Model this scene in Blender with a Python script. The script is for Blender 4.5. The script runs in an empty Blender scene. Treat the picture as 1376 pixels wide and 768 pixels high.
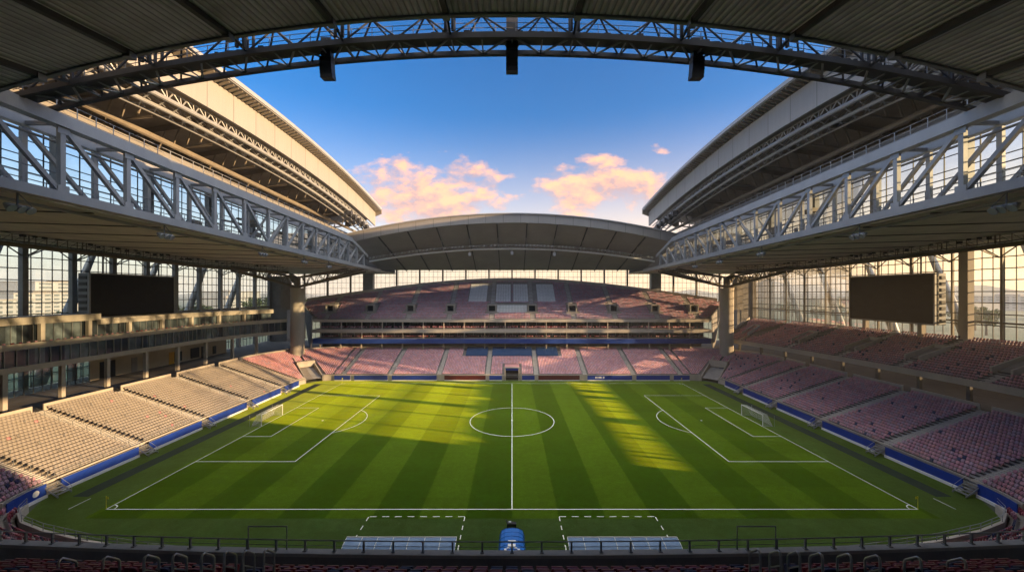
import bpy, math, random
import numpy as np
from mathutils import Vector, Matrix

random.seed(7)
rng = np.random.default_rng(7)
PI = math.pi
scene = bpy.context.scene
COL = scene.collection

# ------------------------------------------------------------------ helpers
def V(*a):
    return Vector(a)

class MB:
    """mesh builder: collects shapes, links them as ONE mesh object"""
    def __init__(s):
        s.v = []; s.f = []; s.m = []
    def add(s, vs, fs, mi=0):
        b = len(s.v)
        s.v.extend([tuple(p) for p in vs])
        for f in fs:
            s.f.append([b + i for i in f]); s.m.append(mi)
    def quad(s, a, b, c, d, mi=0):
        s.add([a, b, c, d], [(0, 1, 2, 3)], mi)
    def box(s, x0, x1, y0, y1, z0, z1, mi=0):
        x0, x1 = min(x0, x1), max(x0, x1); y0, y1 = min(y0, y1), max(y0, y1); z0, z1 = min(z0, z1), max(z0, z1)
        s.add([(x0,y0,z0),(x1,y0,z0),(x1,y1,z0),(x0,y1,z0),(x0,y0,z1),(x1,y0,z1),(x1,y1,z1),(x0,y1,z1)],
              [(3,2,1,0),(4,5,6,7),(0,1,5,4),(1,2,6,5),(2,3,7,6),(3,0,4,7)], mi)
    def hexa(s, p, mi=0):
        """8 points: bottom ring 0-3, top ring 4-7"""
        s.add(p, [(3,2,1,0),(4,5,6,7),(0,1,5,4),(1,2,6,5),(2,3,7,6),(3,0,4,7)], mi)
    def bar(s, p, q, w, h=None, up=(0,0,1), mi=0):
        h = h or w
        p = Vector(p); q = Vector(q); d = (q - p)
        if d.length < 1e-6: return
        d.normalize(); up = Vector(up)
        r = d.cross(up)
        if r.length < 1e-3: r = d.cross(Vector((1,0,0)))
        r.normalize(); u = r.cross(d)
        r *= w/2; u *= h/2
        s.hexa([p-r-u, p+r-u, p+r+u, p-r+u, q-r-u, q+r-u, q+r+u, q-r+u], mi)
    def tube(s, path, r, n=8, mi=0):
        path = [Vector(p) for p in path]; rings = []
        prev = None
        for i, p in enumerate(path):
            a = path[max(i-1,0)]; b = path[min(i+1,len(path)-1)]
            d = (b-a).normalized()
            ref = prev if prev is not None else (Vector((0,0,1)) if abs(d.z) < .9 else Vector((1,0,0)))
            x = (ref - d*ref.dot(d))
            if x.length < 1e-4: x = d.orthogonal()
            x.normalize(); prev = x; y = d.cross(x)
            rr = r[i] if isinstance(r, (list, tuple)) else r
            rings.append([p + x*rr*math.cos(2*PI*k/n) + y*rr*math.sin(2*PI*k/n) for k in range(n)])
        vs = [v for ring in rings for v in ring]; fs = []
        for i in range(len(rings)-1):
            for k in range(n):
                fs.append((i*n+k, i*n+(k+1)%n, (i+1)*n+(k+1)%n, (i+1)*n+k))
        fs.append(tuple(reversed(range(n)))); fs.append(tuple((len(rings)-1)*n+k for k in range(n)))
        s.add(vs, fs, mi)
    def strip(s, A, B, mi=0):
        n = len(A)
        s.add(list(A)+list(B), [(i, i+1, n+i+1, n+i) for i in range(n-1)], mi)
    def slab(s, A, B, t, mi=0):
        """closed sheet between polylines A and B, thickness t downward"""
        n = len(A); dn = Vector((0,0,-t))
        vs = [Vector(p) for p in A]+[Vector(p) for p in B]
        vs += [p+dn for p in vs]
        fs = []
        for i in range(n-1):
            fs.append((i, i+1, n+i+1, n+i)); fs.append((2*n+n+i, 2*n+n+i+1, 2*n+i+1, 2*n+i))
            fs.append((i+1, i, 2*n+i, 2*n+i+1)); fs.append((n+i, n+i+1, 3*n+i+1, 3*n+i))
        fs.append((0, n, 3*n, 2*n)); fs.append((2*n-1, n-1, 3*n-1, 4*n-1))
        s.add(vs, fs, mi)
    def wall(s, P, z0, z1, t, side=1, mi=0):
        """vertical wall along plan polyline P [(x,y)], thick t to one side; z0/z1 numbers or lists"""
        n = len(P); A = []; B = []
        for i in range(n):
            a = Vector(P[max(i-1,0)]); b = Vector(P[min(i+1,n-1)]); d = (b-a).normalized()
            nn = Vector((-d[1], d[0]))*side*t
            A.append(Vector((P[i][0], P[i][1]))); B.append(A[-1]+nn)
        zz0 = z0 if isinstance(z0,(list,tuple)) else [z0]*n
        zz1 = z1 if isinstance(z1,(list,tuple)) else [z1]*n
        vs = [(A[i][0],A[i][1],zz1[i]) for i in range(n)]+[(B[i][0],B[i][1],zz1[i]) for i in range(n)]
        vs += [(A[i][0],A[i][1],zz0[i]) for i in range(n)]+[(B[i][0],B[i][1],zz0[i]) for i in range(n)]
        fs = []
        for i in range(n-1):
            fs += [(i,i+1,n+i+1,n+i),(3*n+i,3*n+i+1,2*n+i+1,2*n+i),(i+1,i,2*n+i,2*n+i+1),(n+i,n+i+1,3*n+i+1,3*n+i)]
        fs += [(0,n,3*n,2*n),(2*n-1,n-1,3*n-1,4*n-1)]
        s.add(vs, fs, mi)
    def lathe(s, c, prof, n=24, mi=0):
        vs = []; fs = []
        for (r,z) in prof:
            for k in range(n):
                vs.append((c[0]+r*math.cos(2*PI*k/n), c[1]+r*math.sin(2*PI*k/n), z))
        for i in range(len(prof)-1):
            for k in range(n):
                fs.append((i*n+k, i*n+(k+1)%n, (i+1)*n+(k+1)%n, (i+1)*n+k))
        fs.append(tuple(reversed(range(n)))); fs.append(tuple((len(prof)-1)*n+k for k in range(n)))
        s.add(vs, fs, mi)
    def build(s, name, mats, parent=None, smooth=False, loc=None):
        me = bpy.data.meshes.new(name)
        me.from_pydata(s.v, [], s.f)
        for m in (mats if isinstance(mats,(list,tuple)) else [mats]): me.materials.append(m)
        if any(s.m): me.polygons.foreach_set('material_index', s.m)
        if smooth: me.polygons.foreach_set('use_smooth', [True]*len(me.polygons))
        me.update()
        o = bpy.data.objects.new(name, me); COL.objects.link(o)
        if parent is not None:
            o.parent = parent
            o.matrix_parent_inverse = Matrix.Translation(-parent_world(parent))
        return o

def parent_world(p):
    # parts are modelled in world space; a part's own frame already sits at the world origin
    return Vector(p.location) if p.parent is None else Vector((0,0,0))

def tag(o, label, cat, group=None, kind=None):
    if label: o['label'] = label
    if cat: o['category'] = cat
    if group: o['group'] = group
    if kind: o['kind'] = kind
    return o
def thing(name, label, cat, loc=(0,0,0), group=None):
    o = bpy.data.objects.new(name, None); COL.objects.link(o)
    o.location = loc; o.empty_display_size = .5
    return tag(o, label, cat, group)
def structure(o, label=None):
    o['kind'] = 'structure'
    if label: o['label'] = label
    return o
def one(name, mb, mat, label, cat, group=None, smooth=False):
    return tag(mb.build(name, mat, smooth=smooth), label, cat, group)
def copy_tree(o, parent=None):
    c = o.copy(); COL.objects.link(c)
    if parent is not None: c.parent = parent
    for ch in list(o.children): copy_tree(ch, c)
    return c

# ------------------------------------------------------------------ materials
def new_mat(name):
    m = bpy.data.materials.new(name); m.use_nodes = True
    nt = m.node_tree; nt.nodes.clear()
    out = nt.nodes.new('ShaderNodeOutputMaterial')
    return m, nt, out
def N(nt, t, **kw):
    n = nt.nodes.new(t)
    for k, v in kw.items(): setattr(n, k, v)
    return n
def math_node(nt, op, a, b=None, c=None, clamp=False):
    n = nt.nodes.new('ShaderNodeMath'); n.operation = op; n.use_clamp = clamp
    for i, x in enumerate((a, b, c)):
        if x is None: continue
        if isinstance(x, (int, float)): n.inputs[i].default_value = x
        else: nt.links.new(x, n.inputs[i])
    return n.outputs[0]
def mix_col(nt, fac, a, b, mode='MIX'):
    n = nt.nodes.new('ShaderNodeMix'); n.data_type = 'RGBA'; n.blend_type = mode
    for sock, x in ((n.inputs['Factor'], fac), (n.inputs[6], a), (n.inputs[7], b)):
        if isinstance(x, (int, float)): sock.default_value = x
        elif isinstance(x, (tuple, list)): sock.default_value = (x[0], x[1], x[2], 1)
        else: nt.links.new(x, sock)
    return n.outputs[2]
def noise(nt, scale, detail=4, vec=None, rough=.6):
    n = N(nt, 'ShaderNodeTexNoise'); n.inputs['Scale'].default_value = scale
    n.inputs['Detail'].default_value = detail; n.inputs['Roughness'].default_value = rough
    if vec is not None: nt.links.new(vec, n.inputs['Vector'])
    return n.outputs['Fac']
def remap(nt, x, a, b, c=0, d=1):
    n = N(nt, 'ShaderNodeMapRange'); n.inputs[1].default_value = a; n.inputs[2].default_value = b
    n.inputs[3].default_value = c; n.inputs[4].default_value = d
    nt.links.new(x, n.inputs[0]); return n.outputs[0]
def pos(nt):
    return N(nt, 'ShaderNodeNewGeometry').outputs['Position']
def sep(nt, v):
    n = N(nt, 'ShaderNodeSeparateXYZ'); nt.links.new(v, n.inputs[0]); return n.outputs

def basic(name, col, rough=.6, metal=0, var=.18, scale=.6, fine=6, bump=0, streak=0, spec=.4):
    """painted / cast surface with two scales of worn variation"""
    m, nt, out = new_mat(name)
    P = N(nt, 'ShaderNodeBsdfPrincipled'); p = pos(nt)
    vec = p
    if streak:
        mp = N(nt, 'ShaderNodeMapping'); nt.links.new(p, mp.inputs[0]); mp.inputs['Scale'].default_value = (1,1,streak); vec = mp.outputs[0]
    n1 = noise(nt, scale, 5, vec); n2 = noise(nt, fine, 3, vec)
    f = math_node(nt, 'ADD', math_node(nt, 'MULTIPLY', n1, .7), math_node(nt, 'MULTIPLY', n2, .3))
    f = remap(nt, f, .3, .7)
    c = mix_col(nt, f, tuple(x*(1-var) for x in col), tuple(min(1, x*(1+var)) for x in col))
    nt.links.new(c, P.inputs['Base Color'])
    P.inputs['Metallic'].default_value = metal
    nt.links.new(remap(nt, n2, .3, .7, max(.05, rough-.08), min(1, rough+.08)), P.inputs['Roughness'])
    P.inputs['Specular IOR Level'].default_value = spec
    if bump:
        b = N(nt, 'ShaderNodeBump'); b.inputs['Strength'].default_value = bump; b.inputs['Distance'].default_value = .05
        nt.links.new(n2, b.inputs['Height']); nt.links.new(b.outputs[0], P.inputs['Normal'])
    nt.links.new(P.outputs[0], out.inputs[0])
    return m

def panel_metal(name, col, pitch, axis, rough=.6, metal=.2, var=.15, depth=.06):
    """ribbed sheet metal: bump ribs that run along one axis"""
    m, nt, out = new_mat(name)
    P = N(nt, 'ShaderNodeBsdfPrincipled'); p = pos(nt); x = sep(nt, p)[axis]
    n1 = remap(nt, noise(nt, .25, 6, p), .3, .7)
    c = mix_col(nt, n1, tuple(v*(1-var) for v in col), tuple(v*(1+var) for v in col))
    w = math_node(nt, 'SINE', math_node(nt, 'MULTIPLY', x, 2*PI/pitch))
    c = mix_col(nt, remap(nt, w, -.9, -.5, 1, 0), c, tuple(v*.55 for v in col))
    nt.links.new(c, P.inputs['Base Color'])
    P.inputs['Roughness'].default_value = rough; P.inputs['Metallic'].default_value = metal
    b = N(nt, 'ShaderNodeBump'); b.inputs['Strength'].default_value = .8; b.inputs['Distance'].default_value = depth
    nt.links.new(w, b.inputs['Height']); nt.links.new(b.outputs[0], P.inputs['Normal'])
    nt.links.new(P.outputs[0], out.inputs[0])
    return m

def glass_mat(name, tint=(.9,.95,.95), refl=.12, rough=.03):
    m, nt, out = new_mat(name)
    t = N(nt, 'ShaderNodeBsdfTransparent'); g = N(nt, 'ShaderNodeBsdfGlossy'); g.inputs['Roughness'].default_value = rough
    p = pos(nt); n1 = remap(nt, noise(nt, .35, 4, p), .35, .65)
    nt.links.new(mix_col(nt, n1, tuple(x*.9 for x in tint), tint), t.inputs[0])
    lw = N(nt, 'ShaderNodeLayerWeight'); lw.inputs['Blend'].default_value = .25
    f = math_node(nt, 'ADD', math_node(nt, 'MULTIPLY', lw.outputs['Fresnel'], .6), refl*.5, clamp=True)
    mx = N(nt, 'ShaderNodeMixShader'); nt.links.new(f, mx.inputs[0])
    nt.links.new(t.outputs[0], mx.inputs[1]); nt.links.new(g.outputs[0], mx.inputs[2])
    nt.links.new(mx.outputs[0], out.inputs[0])
    return m

def tinted_mat(name, c1, c2, width):
    """dark glazing of occupied rooms: each pane a little different"""
    m, nt, out = new_mat(name)
    P = N(nt, 'ShaderNodeBsdfPrincipled'); p = pos(nt)
    wn = N(nt, 'ShaderNodeTexWhiteNoise'); wn.noise_dimensions = '3D'
    sn = N(nt, 'ShaderNodeVectorMath'); sn.operation = 'SNAP'; sn.inputs[1].default_value = (40, width, 40)
    nt.links.new(p, sn.inputs[0]); nt.links.new(sn.outputs[0], wn.inputs['Vector'])
    f = math_node(nt, 'MULTIPLY', wn.outputs['Value'], remap(nt, noise(nt, .8, 4, p), .3, .7, .4, 1))
    nt.links.new(mix_col(nt, f, c1, c2), P.inputs['Base Color'])
    P.inputs['Roughness'].default_value = .08; P.inputs['Specular IOR Level'].default_value = .7
    nt.links.new(P.outputs[0], out.inputs[0]); return m

M = {}
M['concrete'] = basic('concrete', (.30,.275,.245), .85, var=.22, scale=.35, fine=4, bump=.2)
M['concourse'] = basic('concourse', (.13,.12,.11), .8, var=.2, scale=.5, fine=3)
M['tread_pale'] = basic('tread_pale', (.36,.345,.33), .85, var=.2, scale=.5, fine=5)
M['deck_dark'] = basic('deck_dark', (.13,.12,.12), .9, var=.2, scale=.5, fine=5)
M['concrete_pale'] = basic('concrete_pale', (.46,.41,.35), .8, var=.16, scale=.3, fine=5, bump=.15, streak=.3)
M['concrete_dark'] = basic('concrete_dark', (.27,.255,.25), .9, var=.25, scale=.4, fine=4)
M['concrete_step'] = basic('concrete_step', (.48,.45,.41), .85, var=.18, scale=.9, fine=7)
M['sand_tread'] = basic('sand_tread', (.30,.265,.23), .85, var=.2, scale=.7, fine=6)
M['plaster'] = basic('plaster', (.42,.35,.26), .85, var=.14, scale=.3, fine=3)
M['steel_pale'] = basic('steel_pale', (.34,.345,.35), .45, metal=.25, var=.12, scale=.5, fine=5, streak=.4)
M['steel_grey'] = basic('steel_grey', (.24,.25,.26), .5, metal=.3, var=.2, scale=.5, fine=6)
M['steel_dark'] = basic('steel_dark', (.055,.055,.058), .5, metal=.3, var=.25, scale=.8, fine=6)
M['steel_brown'] = basic('steel_brown', (.22,.19,.15), .55, metal=.2, var=.2, scale=.5, fine=5)
M['galvanised'] = basic('galvanised', (.42,.43,.44), .4, metal=.6, var=.15, scale=2, fine=12)
M['white_paint'] = basic('white_paint', (.78,.78,.76), .5, var=.06, scale=1, fine=8)
def panelled(name, col, pitch, rough=.55):
    # sheet cladding: joints across the length, each sheet a little different, rain streaks
    m, nt, out = new_mat(name)
    P = N(nt, 'ShaderNodeBsdfPrincipled'); p = pos(nt); x, y, z = sep(nt, p)
    ay = math_node(nt, 'ABSOLUTE', x); ln_ = math_node(nt, 'ADD', y, math_node(nt, 'MULTIPLY', x, .0))
    geo = N(nt, 'ShaderNodeNewGeometry'); nx, ny, nz = sep(nt, geo.outputs['Normal'])
    along = N(nt, 'ShaderNodeMix'); nt.links.new(math_node(nt, 'GREATER_THAN', math_node(nt, 'ABSOLUTE', ny), .7), along.inputs[0]); nt.links.new(y, along.inputs[2]); nt.links.new(x, along.inputs[3])
    t = math_node(nt, 'DIVIDE', along.outputs[0], pitch)
    fr = math_node(nt, 'FRACT', t); joint = math_node(nt, 'LESS_THAN', math_node(nt, 'ABSOLUTE', math_node(nt, 'SUBTRACT', fr, .5)), .012)
    wn = N(nt, 'ShaderNodeTexWhiteNoise'); wn.noise_dimensions = '1D'; nt.links.new(math_node(nt, 'FLOOR', math_node(nt, 'ADD', t, .5)), wn.inputs['W'])
    mp = N(nt, 'ShaderNodeMapping'); nt.links.new(p, mp.inputs[0]); mp.inputs['Scale'].default_value = (1,1,.08)
    st = remap(nt, noise(nt, 1.6, 5, mp.outputs[0], .7), .35, .75)
    f = math_node(nt, 'ADD', math_node(nt, 'MULTIPLY', wn.outputs['Value'], .10), math_node(nt, 'MULTIPLY', st, .20))
    c = mix_col(nt, f, tuple(v*1.06 for v in col), tuple(v*.55 for v in col))
    c = mix_col(nt, joint, c, tuple(v*.45 for v in col))
    nt.links.new(c, P.inputs['Base Color']); P.inputs['Roughness'].default_value = rough
    nt.links.new(P.outputs[0], out.inputs[0]); return m
M['cream_panel'] = panelled('cream_panel', (.285,.27,.25), 6.0)
M['soffit_near'] = panel_metal('soffit_near', (.54,.52,.54), .6, 0, var=.25, depth=.12)
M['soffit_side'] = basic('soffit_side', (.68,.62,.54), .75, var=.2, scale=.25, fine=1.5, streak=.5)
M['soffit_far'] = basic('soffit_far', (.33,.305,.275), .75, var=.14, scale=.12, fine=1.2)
M['roof_top'] = basic('roof_top', (.36,.36,.37), .6, metal=.2, var=.15, scale=.2)
M['rib_dark'] = basic('rib_dark', (.06,.057,.055), .7, var=.2)
M['mullion'] = basic('mullion', (.11,.11,.11), .5, metal=.3, var=.15)
M['glass'] = glass_mat('glass', (.92,.95,.94), .10)
M['glass_cool'] = glass_mat('glass_cool', (.84,.93,.93), .14)
def canopy_mat():
    m, nt, out = new_mat('glass_canopy')
    t = N(nt, 'ShaderNodeBsdfTransparent'); t.inputs[0].default_value = (.6,.75,.9,1)
    P = N(nt, 'ShaderNodeBsdfPrincipled'); P.inputs['Roughness'].default_value = .45; P.inputs['Specular IOR Level'].default_value = .25
    nt.links.new(mix_col(nt, remap(nt, noise(nt, 1.2, 5, pos(nt)), .3, .7), (.11,.20,.36), (.18,.28,.44)), P.inputs['Base Color'])
    mx = N(nt, 'ShaderNodeMixShader'); mx.inputs[0].default_value = .85
    nt.links.new(t.outputs[0], mx.inputs[1]); nt.links.new(P.outputs[0], mx.inputs[2]); nt.links.new(mx.outputs[0], out.inputs[0]); return m
M['glass_canopy'] = canopy_mat()
M['glazing_dark'] = tinted_mat('glazing_dark', (.014,.019,.023), (.20,.25,.27), 1.5)
def screen_mat():
    m, nt, out = new_mat('screen')
    P = N(nt, 'ShaderNodeBsdfPrincipled'); p = pos(nt)
    wn = N(nt, 'ShaderNodeTexWhiteNoise'); wn.noise_dimensions = '3D'; sn = N(nt, 'ShaderNodeVectorMath'); sn.operation = 'SNAP'; sn.inputs[1].default_value = (50,1.6,1.2)
    nt.links.new(p, sn.inputs[0]); nt.links.new(sn.outputs[0], wn.inputs['Vector'])
    nt.links.new(mix_col(nt, wn.outputs['Value'], (.004,.004,.0045), (.010,.010,.011)), P.inputs['Base Color'])
    P.inputs['Roughness'].default_value = .5; P.inputs['Specular IOR Level'].default_value = .2
    nt.links.new(P.outputs[0], out.inputs[0]); return m
M['screen'] = screen_mat()
M['blue_vinyl'] = basic('blue_vinyl', (.012,.045,.30), .45, var=.2, scale=.4, fine=2)
M['navy_cover'] = basic('navy_cover', (.008,.045,.13), .7, var=.2, scale=.6, fine=3)
M['blue_band'] = basic('blue_band', (.012,.05,.26), .45, var=.12)
M['blue_roof'] = basic('blue_roof', (.015,.13,.46), .4, var=.2, scale=1.2, fine=4)
M['wine_vinyl'] = basic('wine_vinyl', (.10,.012,.014), .5, var=.2)
M['grey_cover'] = basic('grey_cover', (.74,.75,.75), .7, var=.15, scale=1.5, fine=5)
M['black'] = basic('black', (.012,.012,.013), .6, var=.2)
M['yellow'] = basic('yellow', (.75,.68,.04), .5, var=.08)
M['door_yellow'] = basic('door_yellow', (.62,.34,.03), .5, var=.1)
M['net'] = basic('net', (.75,.75,.75), .8, var=.05)
M['bark'] = basic('bark', (.09,.07,.05), .9, var=.3, scale=3)
M['seat_pink'] = basic('seat_pink', (.58,.31,.35), .5, var=.25, scale=.5, fine=3)
M['seat_red'] = basic('seat_red', (.50,.245,.305), .5, var=.25, scale=.5, fine=3)
M['seat_mauve'] = basic('seat_mauve', (.46,.31,.38), .5, var=.25, scale=.5, fine=3)
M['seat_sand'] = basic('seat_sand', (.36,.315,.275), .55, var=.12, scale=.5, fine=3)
M['seat_navy'] = basic('seat_navy', (.035,.045,.12), .45, var=.2, scale=.5, fine=3)
M['seat_wine'] = basic('seat_wine', (.27,.045,.065), .38, var=.2, scale=.8, fine=5)
M['seat_rose'] = basic('seat_rose', (.56,.28,.285), .5, var=.2, scale=.5, fine=3)

def leaf_mat(name, c1, c2):
    m, nt, out = new_mat(name)
    d = N(nt, 'ShaderNodeBsdfDiffuse'); t = N(nt, 'ShaderNodeBsdfTranslucent')
    c = mix_col(nt, remap(nt, noise(nt, .7, 4, pos(nt)), .3, .7), c1, c2)
    nt.links.new(c, d.inputs[0]); nt.links.new(c, t.inputs[0])
    mx = N(nt, 'ShaderNodeMixShader'); mx.inputs[0].default_value = .3
    nt.links.new(d.outputs[0], mx.inputs[1]); nt.links.new(t.outputs[0], mx.inputs[2]); nt.links.new(mx.outputs[0], out.inputs[0])
    return m
M['leaf'] = leaf_mat('leaf', (.030,.055,.020), (.075,.10,.035))

def grass_mat():
    m, nt, out = new_mat('turf')
    p = pos(nt); x, y, z = sep(nt, p)
    # mowing: 18 lengthwise stripes inside the lines, fainter crosswise ones
    warp = math_node(nt, 'MULTIPLY', math_node(nt, 'SUBTRACT', noise(nt, 1.3, 3, p), .5), .35)
    xs = math_node(nt, 'ADD', x, warp); ys = math_node(nt, 'ADD', y, warp)
    sx = math_node(nt, 'SINE', math_node(nt, 'MULTIPLY', xs, PI/5.8333))
    sx = remap(nt, sx, -.06, .06)
    sy = math_node(nt, 'SINE', math_node(nt, 'MULTIPLY', math_node(nt, 'SUBTRACT', ys, 49), PI/5.6667))
    sy = remap(nt, sy, -.06, .06)
    inx = math_node(nt, 'LESS_THAN', math_node(nt, 'ABSOLUTE', x), 53.2)
    iny = math_node(nt, 'LESS_THAN', math_node(nt, 'ABSOLUTE', math_node(nt, 'SUBTRACT', y, 83)), 36.0)
    ins = math_node(nt, 'MULTIPLY', inx, iny)
    # crosswise mowing shows mostly towards the goals
    side = remap(nt, math_node(nt, 'ABSOLUTE', x), 20, 40, .12, .55)
    stripe = math_node(nt, 'SUBTRACT', sx, .5)
    cross = math_node(nt, 'MULTIPLY', math_node(nt, 'SUBTRACT', sy, .5), side)
    f = math_node(nt, 'ADD', math_node(nt, 'ADD', stripe, cross), .5)
    c = mix_col(nt, f, (.009,.046,.004), (.034,.084,.007))
    outc = mix_col(nt, remap(nt, noise(nt, .25, 4, p), .35, .65), (.019,.053,.019), (.029,.065,.024))
    c = mix_col(nt, ins, outc, c)
    n1 = remap(nt, noise(nt, .18, 6, p), .3, .7, .82, 1.16)
    n2 = remap(nt, noise(nt, 6, 5, p, .75), .3, .7, .62, 1.38)
    n3 = remap(nt, noise(nt, 1.1, 5, p), .3, .7, .82, 1.18)
    g = math_node(nt, 'MULTIPLY', math_node(nt, 'MULTIPLY', n1, n2), n3)
    gc = N(nt, 'ShaderNodeCombineXYZ')
    for i in range(3): nt.links.new(g, gc.inputs[i])
    c = mix_col(nt, 1.0, c, gc.outputs[0], 'MULTIPLY')
    d = N(nt, 'ShaderNodeBsdfDiffuse'); d.inputs['Roughness'].default_value = 1
    nt.links.new(c, d.inputs[0])
    b = N(nt, 'ShaderNodeBump'); b.inputs['Strength'].default_value = .6; b.inputs['Distance'].default_value = .06
    nt.links.new(noise(nt, 14, 4, p), b.inputs['Height']); nt.links.new(b.outputs[0], d.inputs['Normal'])
    sh = N(nt, 'ShaderNodeBsdfSheen'); sh.inputs['Roughness'].default_value = .45     # blade tips catch low light
    nt.links.new(mix_col(nt, 1.0, mix_col(nt, .45, c, (.20,.25,.02)), (4.6,3.7,1.3), 'MULTIPLY'), sh.inputs[0])
    ad = N(nt, 'ShaderNodeAddShader'); nt.links.new(d.outputs[0], ad.inputs[0]); nt.links.new(sh.outputs[0], ad.inputs[1])
    nt.links.new(ad.outputs[0], out.inputs[0]); return m
M['turf'] = grass_mat()
M['turf_dark'] = basic('turf_dark', (.028,.042,.02), .9, var=.3, scale=.8, fine=8)
M['line'] = basic('line', (.80,.82,.74), .8, var=.12, scale=3, fine=14)
M['land'] = basic('land', (.11,.12,.075), .95, var=.35, scale=.01, fine=.12)
M['hill'] = basic('hill', (.10,.105,.075), .95, var=.3, scale=.004, fine=.05)

# ------------------------------------------------------------------ camera, sky, sun
F = 509.0; HZ = 393.0; CAM = Vector((0, 0, 28.0))
cam_d = bpy.data.cameras.new('camera'); cam = bpy.data.objects.new('camera', cam_d); COL.objects.link(cam)
cam.location = CAM; cam.rotation_euler = (PI/2, 0, 0)
cam_d.sensor_width = 36; cam_d.lens = 36*F/1376; cam_d.shift_y = (HZ-384)/1376
cam_d.clip_start = .2; cam_d.clip_end = 12000
scene.camera = cam

SUN_E = math.radians(8.8); SUN_A = math.radians(15.6)      # sun low on the right, a little behind the camera
to_sun = Vector((math.cos(SUN_E)*math.cos(SUN_A), -math.cos(SUN_E)*math.sin(SUN_A), math.sin(SUN_E)))
sun_d = bpy.data.lights.new('sun', 'SUN'); sun = bpy.data.objects.new('sun', sun_d); COL.objects.link(sun)
sun_d.energy = 4.0; sun_d.angle = math.radians(.5); sun_d.color = (1, .65, .33)
sun.rotation_euler = (-to_sun).to_track_quat('-Z', 'Y').to_euler()

w = bpy.data.worlds.new('World'); scene.world = w; w.use_nodes = True
nt = w.node_tree; nt.nodes.clear()
wo = N(nt, 'ShaderNodeOutputWorld'); bg = N(nt, 'ShaderNodeBackground')
sky = N(nt, 'ShaderNodeTexSky'); sky.sky_type = 'NISHITA'; sky.sun_disc = False
sky.sun_elevation = SUN_E; sky.sun_rotation = PI/2 + SUN_A
sky.air_density = 1.0; sky.dust_density = 1.2; sky.ozone_density = 2.5; sky.altitude = 0
tc = N(nt, 'ShaderNodeTexCoord'); dx, dy, dz = sep(nt, tc.outputs['Generated'])
hs = N(nt, 'ShaderNodeHueSaturation'); hs.inputs['Saturation'].default_value = 1.42; hs.inputs['Value'].default_value = 1.12
nt.links.new(sky.outputs[0], hs.inputs['Color'])
# clouds: puffs over the far end of the sky, drawn on the direction sphere
ysafe = math_node(nt, 'MAXIMUM', dy, .05)
gu = math_node(nt, 'DIVIDE', dx, ysafe); gv = math_node(nt, 'DIVIDE', dz, ysafe)
gvec = N(nt, 'ShaderNodeCombineXYZ'); nt.links.new(gu, gvec.inputs[0]); nt.links.new(gv, gvec.inputs[1])
def D(u, v): return ((u-688)/F, (HZ-v)/F)
blobs = [(560,266,125,50,1.05),(620,243,65,30,.95),(540,228,45,22,.85),(500,255,60,26,.8),(800,254,95,36,1.05),(808,219,48,15,.8),(848,240,40,20,.8),(760,255,45,18,.75),
         (886,200,17,8,.75),(514,203,14,9,.6),(592,206,16,8,.5),(666,212,15,6,.5),(650,262,40,18,.6),(470,300,90,25,.5),(880,300,90,22,.55)]
field = None
for (u, v, ru, rv, a) in blobs:
    cu, cv = D(u, v)
    ex = math_node(nt, 'DIVIDE', math_node(nt, 'SUBTRACT', gu, cu), ru/F); ey = math_node(nt, 'DIVIDE', math_node(nt, 'SUBTRACT', gv, cv), rv/F)
    r2 = math_node(nt, 'ADD', math_node(nt, 'MULTIPLY', ex, ex), math_node(nt, 'MULTIPLY', ey, ey))
    e = math_node(nt, 'MULTIPLY', math_node(nt, 'MAXIMUM', math_node(nt, 'SUBTRACT', 1.0, math_node(nt, 'MULTIPLY', r2, .5)), 0.0), a)
    field = e if field is None else math_node(nt, 'MAXIMUM', field, e)
gs = N(nt, 'ShaderNodeMapping'); nt.links.new(gvec.outputs[0], gs.inputs[0]); gs.inputs['Scale'].default_value = (1, 1.7, 1)
cn = noise(nt, 9, 8, gs.outputs[0], .62); cn2 = noise(nt, 24, 5, gs.outputs[0], .6)
gs2 = N(nt, 'ShaderNodeMapping'); nt.links.new(gvec.outputs[0], gs2.inputs[0]); gs2.inputs['Scale'].default_value = (1, 1.7, 1); gs2.inputs['Location'].default_value = (.018, .040, 0)
cn_up = noise(nt, 9, 8, gs2.outputs[0], .62)
dens = math_node(nt, 'ADD', field, math_node(nt, 'MULTIPLY', math_node(nt, 'SUBTRACT', cn, .5), 2.5))
front = remap(nt, dy, .1, .3)
cmask = math_node(nt, 'MULTIPLY', remap(nt, dens, .52, .98), front)
cmask = math_node(nt, 'MULTIPLY', cmask, .92)
lit = math_node(nt, 'ADD', math_node(nt, 'MULTIPLY', math_node(nt, 'SUBTRACT', cn, cn_up), 4.5), math_node(nt, 'ADD', math_node(nt, 'MULTIPLY', gv, 1.6), math_node(nt, 'MULTIPLY', cn2, .5)))
lit = remap(nt, lit, .25, 1.15)
ccol = mix_col(nt, lit, (.60,.40,.40), (1.36,.66,.36))
# the Sky Texture is physically bright: clouds are given in the same units (divided by the strength)
SKY_S = .070; OVER_FILL = 1.4
cscale = N(nt, 'ShaderNodeVectorMath'); cscale.operation = 'SCALE'; cscale.inputs['Scale'].default_value = 1/SKY_S*.375
nt.links.new(ccol, cscale.inputs[0])
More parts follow.
